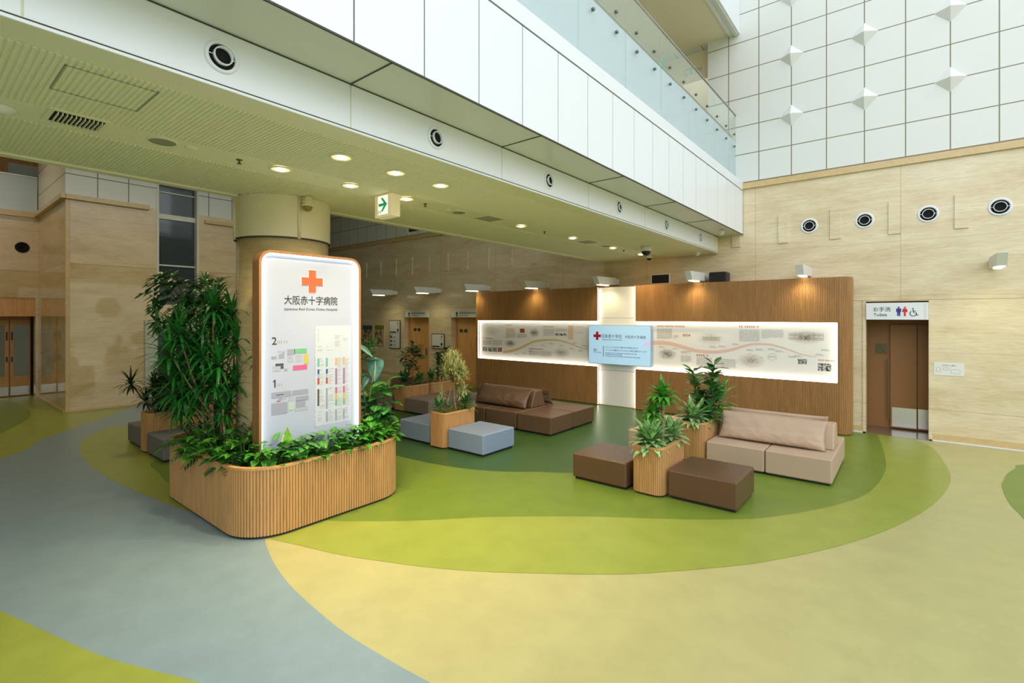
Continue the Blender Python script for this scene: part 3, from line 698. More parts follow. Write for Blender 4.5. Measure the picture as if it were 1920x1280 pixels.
# ---------------------------------------------------------------- display wall
DY = 11.97; PY = 12.05
dw = thing('display_wall', 'long slatted oak display wall with a lit white cross and history panel', 'display wall', (-6.1, 12.2, 0))
pL = [(-11.25, 12.5)] + arc(-11.1, 12.12, .15, 180, 270, 8) + [(-6.65, DY)]
pR = [(-5.55, DY)] + arc(-1.13, 12.17, .2, 270, 360, 10) + [(-.93, 12.5)]
def cut(path, x0, x1):
    """part of a path whose x lies in x0..x1"""
    P = []
    for a, b in zip(path, path[1:]):
        a, b = Vector(a), Vector(b); k = max(1, int((b - a).length / .01))
        P += [a.lerp(b, i / k) for i in range(k)]
    P.append(Vector(path[-1]))
    return [tuple(p) for p in P if x0 - 1e-6 <= p.x <= x1 + 1e-6]
def slat(path, z0, z1):
    fp = fluted(path, .030, .014, closed=False)
    e0, e1 = Vector(path[0]), Vector(path[-1])
    inner = []
    for i, p in enumerate(path[::-1]):
        inner.append(p)
    # inner skin 6 cm behind
    q = []
    for i in range(0, len(path), max(1, len(path) // 60)):
        a = Vector(path[max(0, i - 1)]); b = Vector(path[min(len(path) - 1, i + 1)]); d = (b - a).normalized(); q.append(tuple(Vector(path[i]) + Vector((-d.y, d.x)) * .06))
    a = Vector(path[-2]); b = Vector(path[-1]); d = (b - a).normalized(); q.append(tuple(b + Vector((-d.y, d.x)) * .06))
    MB().prism([path[0]] + fp + [path[-1]] + q[::-1], z0, z1).build('slatted_panel', 'wood_d', dw)
ZT, ZA, ZB = 3.215, 2.283, 1.055
for z0, z1 in ((0.02, ZB), (ZA, ZT)):
    slat(cut(pL, -12, -6.65), z0, z1); slat(cut(pR, -5.55, 0), z0, z1)
slat([p for p in cut(pL, -12, -11.09)], ZB, ZA); slat([p for p in cut(pR, -1.16, 0)], ZB, ZA)
MB().box(-11.17, -1.0, PY + .02, 12.48, 0, ZT - .01).build('core', 'wood_d', dw)
hpl = MB().box(-11.14, -6.65, PY, PY + .015, ZB - .03, ZA + .03).build('history_panel', 'panelw', dw)
hpr = MB().box(-5.55, -1.12, PY, PY + .015, ZB - .03, ZA + .03).build('history_panel', 'panelw', dw)
MB().box(-6.648, -5.552, PY, PY + .015, .02, .955).box(-6.648, -5.552, PY, PY + .015, .962, 2.368).box(-6.648, -5.552, PY, PY + .015, 2.375, 3.2).build('cross_panel', 'panelw', dw)
MB().box(-6.648, -5.552, PY + .002, PY + .016, .95, 2.38).build('cross_joint', 'joint', dw)
fd = FY(PY)
y0, y1 = 11.98, 12.0
for x0, x1 in ((-11.08, -6.66), (-5.54, -1.17)):
    MB().box(x0, x1, y0, y1, ZA - .008, ZA).build('led_strip', 'led', dw); MB().box(x0, x1, y0, y1, ZB, ZB + .008).build('led_strip', 'led', dw)
for z0, z1 in ((.03, ZB), (ZA, ZT - .02)):
    for x in (-6.65, -5.558): MB().box(x, x + .008, y0, y1, z0, z1).build('led_strip', 'led', dw)
for x in (-11.09, -1.168): MB().box(x, x + .008, y0, y1, ZB + .01, ZA - .01).build('led_strip', 'led', dw)
PAN = [('sk',-10.978,1.778,-10.147,2.102),('rhead',-10.949,1.683,-10.498,1.727),('tb',-10.949,1.469,-10.556,1.643),('tb',-10.513,1.474,-10.119,1.656),('ph',-10.949,1.28,-10.758,1.422),('ph',-10.729,1.279,-10.541,1.419),('phg',-10.518,1.283,-10.337,1.421),('phr',-10.3,1.287,-10.119,1.425),('rhead',-9.967,2.142,-9.683,2.163),('or',-9.94,1.902,-9.603,2.038),('tb',-9.954,1.735,-9.577,1.892),('red',-9.393,1.916,-9.216,2.039),('tb',-9.511,1.747,-9.134,1.88),('sk2',-10.036,1.442,-9.524,1.693),('sk2',-9.058,1.78,-8.634,2.062),('rhead',-8.512,2.093,-8.118,2.132),('tb',-8.512,1.833,-8.118,2.05),('tb',-8.083,1.956,-7.681,2.056),('ph',-8.083,1.856,-7.955,1.922),('ph',-7.944,1.853,-7.829,1.925),('ph',-7.811,1.856,-7.688,1.924),('or',-7.647,1.756,-7.469,2.156),('box',-7.402,1.952,-7.163,2.122),('rhead',-9.045,1.411,-8.475,1.455),('tb',-9.045,1.236,-8.658,1.377),('tb',-8.621,1.228,-8.212,1.386),('sk3',-8.201,1.206,-7.558,1.515),
('rhead',-4.995,2.151,-4.302,2.188),('tb',-4.995,1.852,-4.605,2.111),('rtb',-4.567,1.86,-4.441,1.959),('sk',-4.02,1.7,-3.36,2.05),('sk2',-4.987,1.321,-4.475,1.621),('tb',-4.384,1.509,-4.14,1.574),('tb',-4.384,1.298,-4.14,1.46),('rhead',-4.007,1.456,-3.723,1.508),('tb',-4.007,1.241,-3.65,1.432),('rhead',-3.044,2.157,-2.628,2.203),('tb',-3.044,1.842,-2.618,2.127),('tb',-2.582,1.923,-2.144,2.126),('skb',-2.101,1.811,-1.343,2.128),('tb',-3.556,1.21,-3.116,1.431),('sk3',-3.108,1.232,-2.484,1.604),('ph',-1.873,1.401,-1.706,1.505),('ph',-1.503,1.278,-1.271,1.433),('rhead',-1.503,1.485,-1.2,1.513)]
def split_build(b, name, m):
    for left, par in ((True, hpl), (False, hpr)):
        q = MB(); keep = {}
        for f in b.f:
            if (b.v[f[0]][0] < -6) == left:
                for i in f:
                    if i not in keep: keep[i] = len(q.v); q.v.append(b.v[i]); q.uv.append((0, 0))
                q.f.append(tuple(keep[i] for i in f)); q.m.append(0)
        q.build(name, m, par)
tb = MB(); rh = MB(); rnd = random.Random(2)
for c, x0, z0, x1, z1 in PAN:
    if c in ('tb', 'rtb'):
        n = max(2, int((z1 - z0) / .021)); b = tb if c == 'tb' else rh
        for i in range(n):
            z = z1 - (i + .5) * (z1 - z0) / n; x = x0; end = x1 if i < n - 1 else x0 + (x1 - x0) * rnd.uniform(.3, .9)
            while x < end:
                L = min(rnd.uniform(.02, .12), end - x); b.rect(fd, x, z - .003, x + L, z + .003, 0, .0015); x += L + rnd.uniform(.005, .012)
    elif c == 'rhead':
        x = x0; hh = z1 - z0
        while x < x1 - hh * .5: rh.rect(fd, x, z0, x + hh * .28, z1, 0, .0015).rect(fd, x + hh * .4, z0 + hh * .1, x + hh * .75, z0 + hh * .3, 0, .0015).rect(fd, x + hh * .4, z0 + hh * .6, x + hh * .75, z0 + hh * .85, 0, .0015); x += hh * (1.0 if rnd.random() < .85 else 1.6)
    elif c == 'box':
        tb.stroke(fd, [(x0, z0), (x1, z0)], .006).stroke(fd, [(x0, z1), (x1, z1)], .004)
    else:
        MB().rect(fd, x0, z0, x1, z1, 0, .0012).build({'sk': 'printed_drawing', 'sk2': 'printed_drawing', 'sk3': 'printed_drawing', 'skb': 'printed_drawing', 'or': 'printed_map', 'red': 'printed_map'}.get(c, 'printed_photo'), c, hpl if x0 < -6 else hpr)
# small captions along the ribbon
for x, z in ((-9.6, 1.26), (-9.3, 1.3), (-9.05, 1.37), (-8.6, 1.56), (-8.3, 1.62), (-7.95, 1.58), (-7.6, 1.5), (-7.3, 1.46), (-7.5, 1.66), (-7.2, 1.6), (-7.1, 1.58), (-4.95, 1.65), (-4.6, 1.62), (-3.7, 1.7), (-3.5, 1.72), (-3.2, 1.78), (-2.9, 1.66), (-2.7, 1.68), (-2.45, 1.7), (-2.3, 1.66), (-2.05, 1.55), (-1.95, 1.57), (-1.55, 1.62), (-1.45, 1.72)):
    tb.rect(fd, x, z, x + .12, z + .006, 0, .0015).rect(fd, x, z - .02, x + .16, z - .014, 0, .0015)
def sketch(x0, z0, x1, z1, n, sd, L=.05, up=.5):
    r = random.Random(sd); cx, cz = (x0 + x1) / 2, (z0 + z1) / 2
    for i in range(n):
        x = r.gauss(cx, (x1 - x0) / 6); z = r.gauss(cz, (z1 - z0) / 6); a = PI / 2 if r.random() < up else r.uniform(-.5, .5); l = L * r.uniform(.3, 1)
        sk.stroke(fd, [(x, z), (x + math.cos(a) * l, z + math.sin(a) * l)], .004, .0012, .002)
sk = MB()
for k, q in enumerate(((-10.036, 1.442, -9.524, 1.693), (-9.058, 1.78, -8.634, 2.062), (-8.201, 1.206, -7.558, 1.515), (-4.987, 1.321, -4.475, 1.621), (-3.108, 1.232, -2.484, 1.604))): sketch(*q, 46, k, .06)
for i in range(-13, 14):
    if abs(i) > 2:
        sk.rect(fd, -1.722 + i * .024 - .004, 1.99, -1.722 + i * .024 + .004, 2.045, .0012, .002).rect(fd, -1.722 + i * .024 - .004, 1.93, -1.722 + i * .024 + .004, 1.965, .0012, .002)
sk.stroke(fd, [(-2.05, 2.06), (-1.39, 2.06)], .004, .0012, .002).stroke(fd, [(-2.05, 1.915), (-1.39, 1.915)], .005, .0012, .002).rect(fd, -1.78, 1.985, -1.665, 2.0, .0012, .002).disc(fd, -1.722, 1.945, .03, .0012, .002).rect(fd, -1.80, 1.92, -1.785, 1.97, .0012, .002).rect(fd, -1.66, 1.92, -1.645, 1.97, .0012, .002)
for i in range(22): sk.rect(fd, -3.86 + i * .018, 1.83 + (i % 3) * .01, -3.855 + i * .018, 1.9 + (i % 4) * .01, .0012, .002)
sk.stroke(fd, [(-3.88, 1.92), (-3.45, 1.92)], .006, .0012, .002).stroke(fd, [(-3.66, 1.92), (-3.66, 1.99)], .006, .0012, .002)
split_build(sk, 'printed_sketch', mat('sepia_ink', (132, 116, 96), .7))
tb.text(fd, '6,507人', -2.44, 1.505, -2.3, 1.545)
M['t_small'] = mat('small_grey_print', (128, 124, 118), .7)
tb.stroke(fd, [(-2.368 + .085 * math.cos(i * PI / 12), 1.52 + .07 * math.sin(i * PI / 12)) for i in range(25)], .004)
split_build(tb, 'printed_text', 't_small')
rh.text(fd, '8304', -4.34, 1.925, -4.16, 1.985)
split_build(rh, 'printed_heading', 't_head')
R1 = [(-10.064,1.282),(-9.764,1.327),(-9.445,1.413),(-9.16,1.537),(-8.881,1.648),(-8.585,1.703),(-8.295,1.725),(-8.013,1.724),(-7.738,1.684),(-7.469,1.607),(-7.206,1.532),(-6.89,1.485)]
R2 = [(-5.155,1.74),(-4.882,1.757),(-4.626,1.732),(-4.375,1.676),(-4.132,1.612),(-3.894,1.577),(-3.607,1.576),(-3.388,1.603),(-3.157,1.665),(-2.948,1.741),(-2.744,1.791),(-2.56,1.801),(-2.379,1.787),(-2.173,1.737),(-2.0,1.679),(-1.831,1.615),(-1.665,1.578),(-1.529,1.569)]
MB().stroke(fd, smooth_curve(R1, 5), .085, .0012, .0022, w2=.015).build('printed_ribbon', 'ribbon_o', hpl)
MB().stroke(fd, smooth_curve(R2, 5), .1, .0012, .0022, w2=.012).build('printed_ribbon', 'ribbon_p', hpr)
# screen
tv = thing('wall_screen', 'flat blue information screen mounted across the white cross', 'screen', (-6.0, 11.95, 1.13))
MB().box(-6.9, -5.1, 11.925, 12.045, 1.13, 2.183).build('bezel', 'tvframe', tv, bevel=.004)
ft = FY(11.925)
scr = MB().rect(ft, -6.888, 1.142, -5.112, 2.171, 0, .003).build('display', 'tv', tv)
ft = FY(11.922)
cx, cz, a = -6.632, 1.889, .113
def cross_pts(cx, cz, a, w): return [(cx - w, cz - a), (cx + w, cz - a), (cx + w, cz - w), (cx + a, cz - w), (cx + a, cz + w), (cx + w, cz + w), (cx + w, cz + a), (cx - w, cz + a), (cx - w, cz + w), (cx - a, cz + w), (cx - a, cz - w), (cx - w, cz - w)]
MB().plate(ft, cross_pts(cx, cz, a, a / 3), 0, .002).build('emblem', 't_red', scr)
b = MB().text(ft, '日本赤十字社', -6.489, 1.83, -5.901, 1.942, bold=.003).text(ft, '大阪赤十字病院', -5.819, 1.84, -5.237, 1.922, bold=0).rect(ft, -6.447, 1.335, -6.433, 1.623)
b.text(ft, 'Japanese Red Cross Society', -6.469, 1.77, -5.901, 1.808).text(ft, '理念', -6.748, 1.468, -6.637, 1.541, bold=0).text(ft, 'Our Philosophy', -6.748, 1.422, -6.503, 1.455)
b.text(ft, 'わたくしたちは人道・博愛の赤十字精神に基づき', -6.379, 1.572, -5.453, 1.616, bold=0).text(ft, 'すべての人の尊厳をまもり心のかよう高度の医療をめざします', -6.379, 1.49, -5.219, 1.54, bold=0)
rnd = random.Random(9)
for z, x1 in ((1.437, -5.521), (1.397, -5.895), (1.353, -5.444)):
    x = -6.379
    while x < x1: L = rnd.uniform(.03, .09); b.rect(ft, x, z - .006, x + L, z + .006); x += L + .014
b.build('lettering', 't_blue', scr)
MB().stroke(ft, smooth_curve([(-5.3, 1.68), (-5.22, 1.71), (-5.112, 1.735)]), .03, 0, .002, w2=.1).build('screen_ribbon', mat('screen_lilac', (206, 176, 222), .3, emit=.4), scr)

# ---------------------------------------------------------------- directory sign
sg = thing('directory_sign', 'tall rounded lit hospital directory sign in an oak frame', 'sign', (-5.82, 3.22, .686))
def rz(y0, z0, y1, z1, r, n=8): return rr(y0, z0, y1, z1, r, n)
fs = FX(-5.75)
SY0, SY1, SB, STp = 2.565, 3.9, .686, 3.175
o = rz(SY0, SB, SY1, STp, .15); i_ = rz(SY0 + .032, SB + .032, SY1 - .032, STp - .032, .12); n = len(o)
def ring(d0, d1, A, B):  # front band between outline A and B with outer and inner walls
    v = [fs(a, b, d0) for a, b in A] + [fs(a, b, d1) for a, b in A] + [fs(a, b, d1) for a, b in B] + [fs(a, b, d0) for a, b in B]
    return v, [(k * n + i, k * n + (i + 1) % n, (k + 1) * n + (i + 1) % n, (k + 1) * n + i) for k in range(3) for i in range(n)]
v, f = ring(-.17, 0, o, i_)
MB().add(v, f).plate(fs, o, -.172, -.168).build('frame', 'frame', sg, bevel=.004)
sface = MB().plate(fs, i_, -.06, -.045).build('face', 'signw', sg)
o2 = rz(SY0 + .0325, SB + .0325, SY1 - .0325, STp - .0325, .12); i2 = rz(SY0 + .036, SB + .036, SY1 - .036, STp - .036, .117)
v, f = ring(-.046, -.006, o2, i2); f = [q for q in f if max(v[i][2] for i in q) > .95]; MB().add(v, f).build('led_strip', 'led_s', sg)
fc = FX(-5.795)
MB().plate(fc, cross_pts(3.2295, 2.84, .148, .147 / 3), 0, .004).build('emblem_edge', 'white_soft', sface)
MB().plate(fc, cross_pts(3.2295, 2.84, .14, .14 / 3), .004, .007).build('emblem', 'emblem', sface)
MB().text(fc, '大阪赤十字病院', 2.875, 2.547, 3.577, 2.659, bold=.01).build('hospital_name', 't_dark', sface)
MB().text(fc, 'Japanese Red Cross Osaka Hospital', 2.873, 2.471, 3.572, 2.512, bold=.004).build('hospital_name', 't_dark', sface)
MB().text(fc, '2', 2.731, 2.075, 2.787, 2.165, bold=.012).build('floor_number', 't_dark', sface)
MB().plate(fc, [(2.758, 1.573), (2.773, 1.573), (2.773, 1.664), (2.762, 1.664), (2.744, 1.65), (2.744, 1.636), (2.758, 1.646)], 0, .0022).build('floor_number', 't_dark', sface)
SIGN = [('lg',2.80,1.985,2.9,2.0),('g',2.86,1.96,2.875,1.985),('lg',2.92,1.86,2.99,1.9),('lg',3.02,1.86,3.1,1.94),('lg',2.92,1.91,2.98,1.935),('dk',2.78,1.835,2.79,1.845),('lg',2.80,1.42,2.9,1.47),('g',2.81,1.425,2.85,1.45),('lg',2.93,1.39,3.0,1.445),('lg',3.04,1.34,3.12,1.36),('lg',2.93,1.46,2.97,1.49),('g',2.813,1.914,2.877,1.963),('g',2.725,1.91,2.785,1.939),('g',2.915,1.947,3.006,2.013),('green',3.0,1.958,3.158,2.014),('yel',3.125,1.824,3.178,1.945),('pink',2.984,1.755,3.163,1.814),('dk',2.773,1.821,2.868,1.851),('dk',2.833,1.787,2.868,1.819),('lg',2.741,1.763,2.833,1.824),('g',2.877,1.759,2.915,1.786),('g',2.725,1.451,2.96,1.516),('g',2.977,1.458,3.175,1.513),('g',2.725,1.255,2.915,1.389),('g',3.02,1.379,3.181,1.435),('g',3.02,1.3,3.139,1.382),('lg',3.006,1.258,3.175,1.299),('ltgreen',2.927,1.283,2.989,1.37),('red',2.784,1.478,2.866,1.485),('red',2.784,1.404,2.833,1.412),
('teal',3.299,1.775,3.325,1.878),('teal',3.414,1.768,3.44,1.877),('blue',3.299,1.683,3.325,1.741),('blue',3.414,1.679,3.44,1.737),('ltblue',3.299,1.632,3.325,1.683),('ltblue',3.414,1.626,3.44,1.681),('red',3.299,1.551,3.325,1.632),('red',3.414,1.551,3.44,1.626),('orange',3.545,1.771,3.573,1.868),('orange',3.655,1.771,3.682,1.873),('purple',3.545,1.527,3.573,1.734),('purple',3.658,1.525,3.685,1.735),('pink',3.545,1.415,3.573,1.492),('pink',3.658,1.411,3.685,1.495),('yel',3.545,1.33,3.573,1.415),('yel',3.658,1.327,3.685,1.411),('green',3.545,1.253,3.573,1.33),('green',3.658,1.255,3.685,1.327),('dk',3.299,1.282,3.323,1.494),('g',3.414,1.231,3.44,1.493),('g',3.545,1.064,3.569,1.206),('g',3.658,1.064,3.682,1.198),('g',3.414,1.068,3.44,1.196)]
for nm, sel in (('floor_map', lambda y, z: y < 3.25 and z > 1.6), ('floor_map', lambda y, z: y < 3.25 and z <= 1.6), ('colour_code', lambda y, z: y >= 3.25)):
    els = [q for q in SIGN if sel(q[1], q[2])]; keys = sorted(set(q[0] for q in els)); b = MB()
    for c, y0, z0, y1, z1 in els: b.rect(fc, y0, z0, y1, z1, .0015 if c != 'lg' else .001, .003 if c != 'lg' else .002, keys.index(c))
    b.build(nm, keys, sface)
MB().rect(fc, 3.265, 1.03, 3.775, 2.288, 0, .001).build('list_ground', 'table', sface)
b = MB(); rnd = random.Random(4)
for y0, z0, y1, z1 in [(3.33, 1.77, 3.4, 1.88), (3.33, 1.55, 3.4, 1.74), (3.45, 1.55, 3.53, 1.74), (3.58, 1.53, 3.65, 1.87), (3.69, 1.53, 3.76, 1.87), (3.33, 1.24, 3.4, 1.5), (3.45, 1.24, 3.53, 1.5), (3.58, 1.25, 3.65, 1.5), (3.69, 1.25, 3.76, 1.5), (3.3, 1.06, 3.4, 1.21), (3.45, 1.07, 3.53, 1.21), (3.58, 1.07, 3.65, 1.21), (3.69, 1.07, 3.76, 1.21), (3.3, 1.97, 3.4, 2.03), (3.42, 1.98, 3.5, 2.02), (3.54, 2.02, 3.62, 2.16), (3.66, 2.1, 3.74, 2.12), (3.3, 2.1, 3.33, 2.28), (3.26, 1.0, 3.28, 2.28)]:
    z = z1
    while z > z0:
        if rnd.random() < .85: b.rect(fc, y0, z - .0045, y0 + (y1 - y0) * rnd.uniform(.4, 1), z, .001, .0025)
        z -= .019
for y in (2.8, 2.82, 2.845, 2.88, 2.91):
    b.disc(fc, y, 2.118, .005, n=8).rect(fc, y - .005, 2.09, y + .005, 2.112)
for y in (2.8, 2.82, 2.845): b.disc(fc, y, 1.612, .005, n=8).rect(fc, y - .005, 1.584, y + .005, 1.606)
b.build('small_print', 't_grey', sface)
# ================================================================ FIXTURES
def spot(parent, loc, energy, size, blend=.6, col=(1, .78, .5), rad=.04, rot=(0, 0, 0)):
    d = bpy.data.lights.new('lamp_light', 'SPOT'); d.energy = energy; d.spot_size = math.radians(size); d.spot_blend = blend; d.color = col; d.shadow_soft_size = rad
    o = bpy.data.objects.new('lamp_light', d); COL.objects.link(o); o.parent = parent; o.location = Vector(loc) - parent.location; o.rotation_euler = rot
    return o
CB = CZ - .012
# recessed downlights
DL = [(-5.13, 2.51, 'recessed downlight on the plain ceiling strip nearest the column'), (-4.29, 2.69, 'recessed downlight nearest the viewer in the ribbed board'), (-5.13, 3.34, 'recessed downlight on the plain strip just before the exit sign'),
      (-4.3, 3.35, 'recessed downlight in the ribbed board, middle of its row of three'), (-4.3, 4.0, 'recessed downlight in the ribbed board, farthest of its row of three'), (-5.14, 4.17, 'recessed downlight right behind the hanging exit sign'),
      (-5.16, 6.65, 'recessed downlight beyond the square ceiling vent'), (-5.16, 8.3, 'recessed downlight above the brown sofa, before the vent panel'), (-5.2, 10.06, 'recessed downlight beside the dome camera'), (-5.18, 11.5, 'recessed downlight farthest away, above the display wall')]
def downlight():
    x, y, l = DL[0]; t = thing('downlight', l, 'ceiling light', (x, y, CB), 'recessed downlights')
    MB().lathe((x, y, CB - .016), (0, 0, -1), [(.085, -.012), (.11, -.006), (.112, 0), (.104, .006), (.088, .004), (.075, -.01)], 28, cap=False).build('trim_ring', 'ceil_s', t, smooth=True)
    MB().lathe((x, y, CB - .017), (0, 0, -1), [(.055, 0), (.083, .001)], 28, cap=False).build('reflector', mat('lamp_reflector', (255, 226, 170), .25, emit=.45), t)
    MB().lathe((x, y, CB - .022), (0, 0, -1), [(.052, -.004), (.05, 0), (.03, .006)], 20).build('lens', 'bulb', t, smooth=True)
    spot(t, (x, y, CB - .04), 100, 125, .8, rad=.05)
    return t
d0 = downlight()
for x, y, l in DL[1:]: dup(d0, (x, y, CB), l)
for k, (x, y, l) in enumerate(((-12.5, 3.5, 'added downlight, out of view in the high left hall, in front of the stone block'), (-18.2, .2, 'added downlight, out of view in the high left hall, before the recess doors'))):  # unseen lamps, added to warm the light in the left hall
    hd = dup(d0, (x, y, 9.6), l, 'added warm downlights of the left hall')
    for ch in hd.children:
        if ch.type == 'LIGHT': ch.data = ch.data.copy(); ch.data.energy = 330; ch.data.spot_size = math.radians(110)
# arm lamps on the back wall
AL = [(-16.15, 'arm lamp farthest left on the stone wall'), (-13.6, 'arm lamp above the wall between the wooden doors'), (-11.17, 'arm lamp above the left end of the display wall'), (-8.76, 'arm lamp over the left half of the display wall'), (-6.41, 'arm lamp just above the lit white cross'),
      (-4.02, 'arm lamp between the black vent and the black speaker'), (-1.8, 'arm lamp near the right end of the display wall'), (1.1, 'arm lamp farthest right, past the toilet sign')]
def armlamp():
    x, l = AL[0]; t = thing('arm_lamp', l, 'wall lamp', (x, WY, 3.35), 'white arm lamps along the stone wall')
    pr = [(11.26, 3.45), (12.33, 3.47), (12.33, 3.27), (11.40, 3.245)]
    v = [(x, a, b) for a, b in pr] + [(x + .14, a, b) for a, b in pr]
    MB().add(v, [(3, 2, 1, 0), (4, 5, 6, 7), (0, 1, 5, 4), (1, 2, 6, 5), (2, 3, 7, 6), (3, 0, 4, 7)]).build('arm_body', 'white_soft', t, bevel=.006)
    MB().box(x + .02, x + .12, 12.33, WY, 3.29, 3.44).build('wall_bracket', 'white_soft', t, bevel=.005)
    MB().box(x + .02, x + .12, 11.46, 11.95, 3.232, 3.246).build('diffuser', 'lampglow', t)
    s = spot(t, (x + .07, 11.72, 3.22), 20, 130, .9, col=(1, .86, .5), rad=.06, rot=(math.radians(12), 0, 0))
    return t
l0 = armlamp()
for x, l in AL[1:]: dup(l0, (x, WY, 3.35), l)
# round air nozzles
def nozzle(c, ax, r, label, group, m1='white', black=False):
    t = thing('air_nozzle', label, 'air vent', c, group); c = Vector(c); ax = Vector(ax)
    MB().lathe(c, ax, [(r * .78, 0), (r, 0), (r * 1.0, .008), (r * .93, .018), (r * .8, .018), (r * .76, .004)], 40, cap=False).build('outer_ring', m1, t, smooth=True)
    MB().lathe(c, ax, [(.001, .002), (r * .8, .003)], 32, cap=False).build('duct', 'dark', t)
    q = c + ax * .012
    MB().lathe(q, ax, [(r * .5, 0), (r * .56, 0), (r * .56, .03), (r * .5, .03), (r * .5, 0)], 32, cap=False).build('inner_ring', m1, t, smooth=True)
    t2 = ax.cross(Vector((0, 0, 1)))
    for sg_ in (1, -1): MB().tube([q + t2 * r * .8 * sg_, q + t2 * r * .54 * sg_], r * .03).build('pivot', m1, t)
    return t
BV = [(1.38, 'round air nozzle nearest the viewer in the white beam'), (3.33, 'second round air nozzle from the viewer in the white beam'), (5.29, 'third round air nozzle from the viewer in the white beam'), (7.27, 'fourth round air nozzle from the viewer in the white beam'), (9.24, 'fifth round air nozzle from the viewer in the white beam'), (11.22, 'last round air nozzle in the white beam, by the stone wall')]
z0_ = nozzle((-3.65, BV[0][0], 4.165), (1, 0, 0), .108, BV[0][1], 'air nozzles in the beam')
for y, l in BV[1:]: dup(z0_, (-3.65, y, 4.165), l)
WV = [(-1.73, 'black round air nozzle on the stone wall, leftmost of four'), (-.74, 'black round air nozzle on the stone wall, second from left'), (.27, 'black round air nozzle on the stone wall above the toilet sign'), (1.27, 'black round air nozzle on the stone wall, rightmost of four')]
z1_ = nozzle((WV[0][0], WY, 4.4), (0, -1, 0), .165, WV[0][1], 'air nozzles on the stone wall')
for x, l in WV[1:]: dup(z1_, (x, WY, 4.4), l)
nozzle((RX, 2.28, 4.44), (1, 0, 0), .16, 'black round air nozzle on the stone wall of the left recess', None, 'black')
# ceiling fittings
fz = FZ(CB)
t = thing('ceiling_grille', 'slatted air grille in the ceiling at far left', 'air vent', (-5.12, .885, CB))
MB().rect(fz, -5.29, .7, -4.95, 1.07, 0, .014).build('frame', 'ceil_s', t, bevel=.003)
MB().rect(fz, -5.25, .735, -4.99, 1.035, .012, .016).build('duct', 'dark', t)
for k in range(11):
    y = .755 + k * .0262; MB().box(-5.25, -4.99, y - .0028, y + .0028, CB - .034, CB - .014).build('slat', 'ceil_s', t)
hb = MB()
for a in ((-4.54, .64, -4.535, 1.13), (-4.045, .64, -4.04, 1.13), (-4.54, .64, -4.04, .645), (-4.54, 1.125, -4.04, 1.13)): hb.rect(fz, *a, .008, .013)
tag(hb.build('access_hatch', mat('hatch_edge', (150, 148, 120), .7)), 'access hatch outline in the ribbed ceiling board', 'hatch')
for (x, y), l in (((-5.16, 1.47), 'round ceiling speaker near the air grille'), ((-5.23, 5.23), 'round ceiling speaker beyond the exit sign'), ((-5.2, 9.75), 'round ceiling speaker beside the far vent panel')):
    t = thing('ceiling_speaker', l, 'speaker', (x, y, CB), 'round ceiling speakers')
    MB().lathe((x, y, CB), (0, 0, -1), [(.1, 0), (.115, 0), (.113, .008), (.1, .01)], 32, cap=False).build('bezel', 'ceil_s', t, smooth=True)
    MB().lathe((x, y, CB), (0, 0, -1), [(.001, .007), (.1, .007)], 32, cap=False).build('speaker_mesh', mat('speaker_mesh', (150, 152, 132), .8), t)
t = thing('smoke_detector', 'white smoke detector at the far left edge of the ceiling', 'smoke detector', (-5.25, .47, CB))
MB().lathe((-5.25, .47, CB), (0, 0, -1), [(.09, 0), (.09, .02), (.07, .035), (.05, .05), (.03, .055)], 28).build('detector_body', 'white_soft', t, smooth=True)
for x, y, l in ((-5.15, 1.69, 'flat round sensor beside the first ceiling speaker'), (-5.23, 5.0, 'flat round sensor before the second ceiling speaker'), (-5.13, 2.95, 'small flat round sensor between two downlights')):
    tag(MB().lathe((x, y, CB), (0, 0, -1), [(.045, 0), (.045, .01), (.035, .016)], 20).build('ceiling_sensor', 'ceil_s', smooth=True), l, 'sensor', 'ceiling sensors')
for x, y, l in ((-5.18, 2.12, 'brass sprinkler head before the first downlight'), (-5.2, 4.55, 'brass sprinkler head beyond the exit sign'), (-5.2, 7.4, 'brass sprinkler head between two far downlights'), (-5.2, 10.6, 'brass sprinkler head near the dome camera')):
    tag(MB().lathe((x, y, CB), (0, 0, -1), [(.03, 0), (.028, .006), (.01, .01), (.01, .035), (.022, .038), (.022, .042)], 14).build('sprinkler_head', mat('dull_brass', (120, 104, 66), .4, metal=.8), smooth=True), l, 'sprinkler', 'sprinkler heads')
for x, y, l in ((-5.18, 5.85, 'flush square ceiling vent before the middle downlight'), (-5.2, 8.95, 'flush square ceiling vent above the brown sofa')):
    t = thing('ceiling_vent', l, 'air vent', (x, y, CB), 'flush square vents')
    MB().rect(fz, x - .17, y - .2, x + .17, y + .2, 0, .01).build('frame', 'ceil_s', t)
    MB().rect(fz, x - .15, y - .18, x + .15, y + .18, .01, .012).build('vent_face', mat('vent_face', (168, 166, 140), .7), t)
# cameras
def dome(c, r, label, m2, body='white_soft'):
    t = thing('dome_camera', label, 'security camera', c, 'dome cameras')
    MB().lathe(c, (0, 0, -1), [(r * .8, 0), (r, .005), (r, r * .9), (r * .9, r)], 28).build('housing', body, t, smooth=True)
    MB().lathe(Vector(c) - Vector((0, 0, r)), (0, 0, -1), [(r * .82 * math.cos(i * PI / 12), r * .82 * math.sin(i * PI / 12)) for i in range(6)] + [(.002, r * .82)], 24).build('dome', m2, t, smooth=True)
    return t
dome((-4.52, 10.3, CB), .12, 'white dome camera with black globe under the far ceiling', 'black')
dome((-5.16, 11.95, CB), .07, 'small white dome camera at the far end of the ceiling', 'black')
dome((-3.95, 11.95, CB), .06, 'tiny white dome camera under the beam corner', 'white_soft')
dome((-3.3, 11.6, 4.345), .06, 'small white camera under the white soffit by the stone wall', 'white_soft')
t = thing('column_camera', 'brass coloured dome camera on the column collar', 'security camera', (-6.08, 3.3, 3.86))
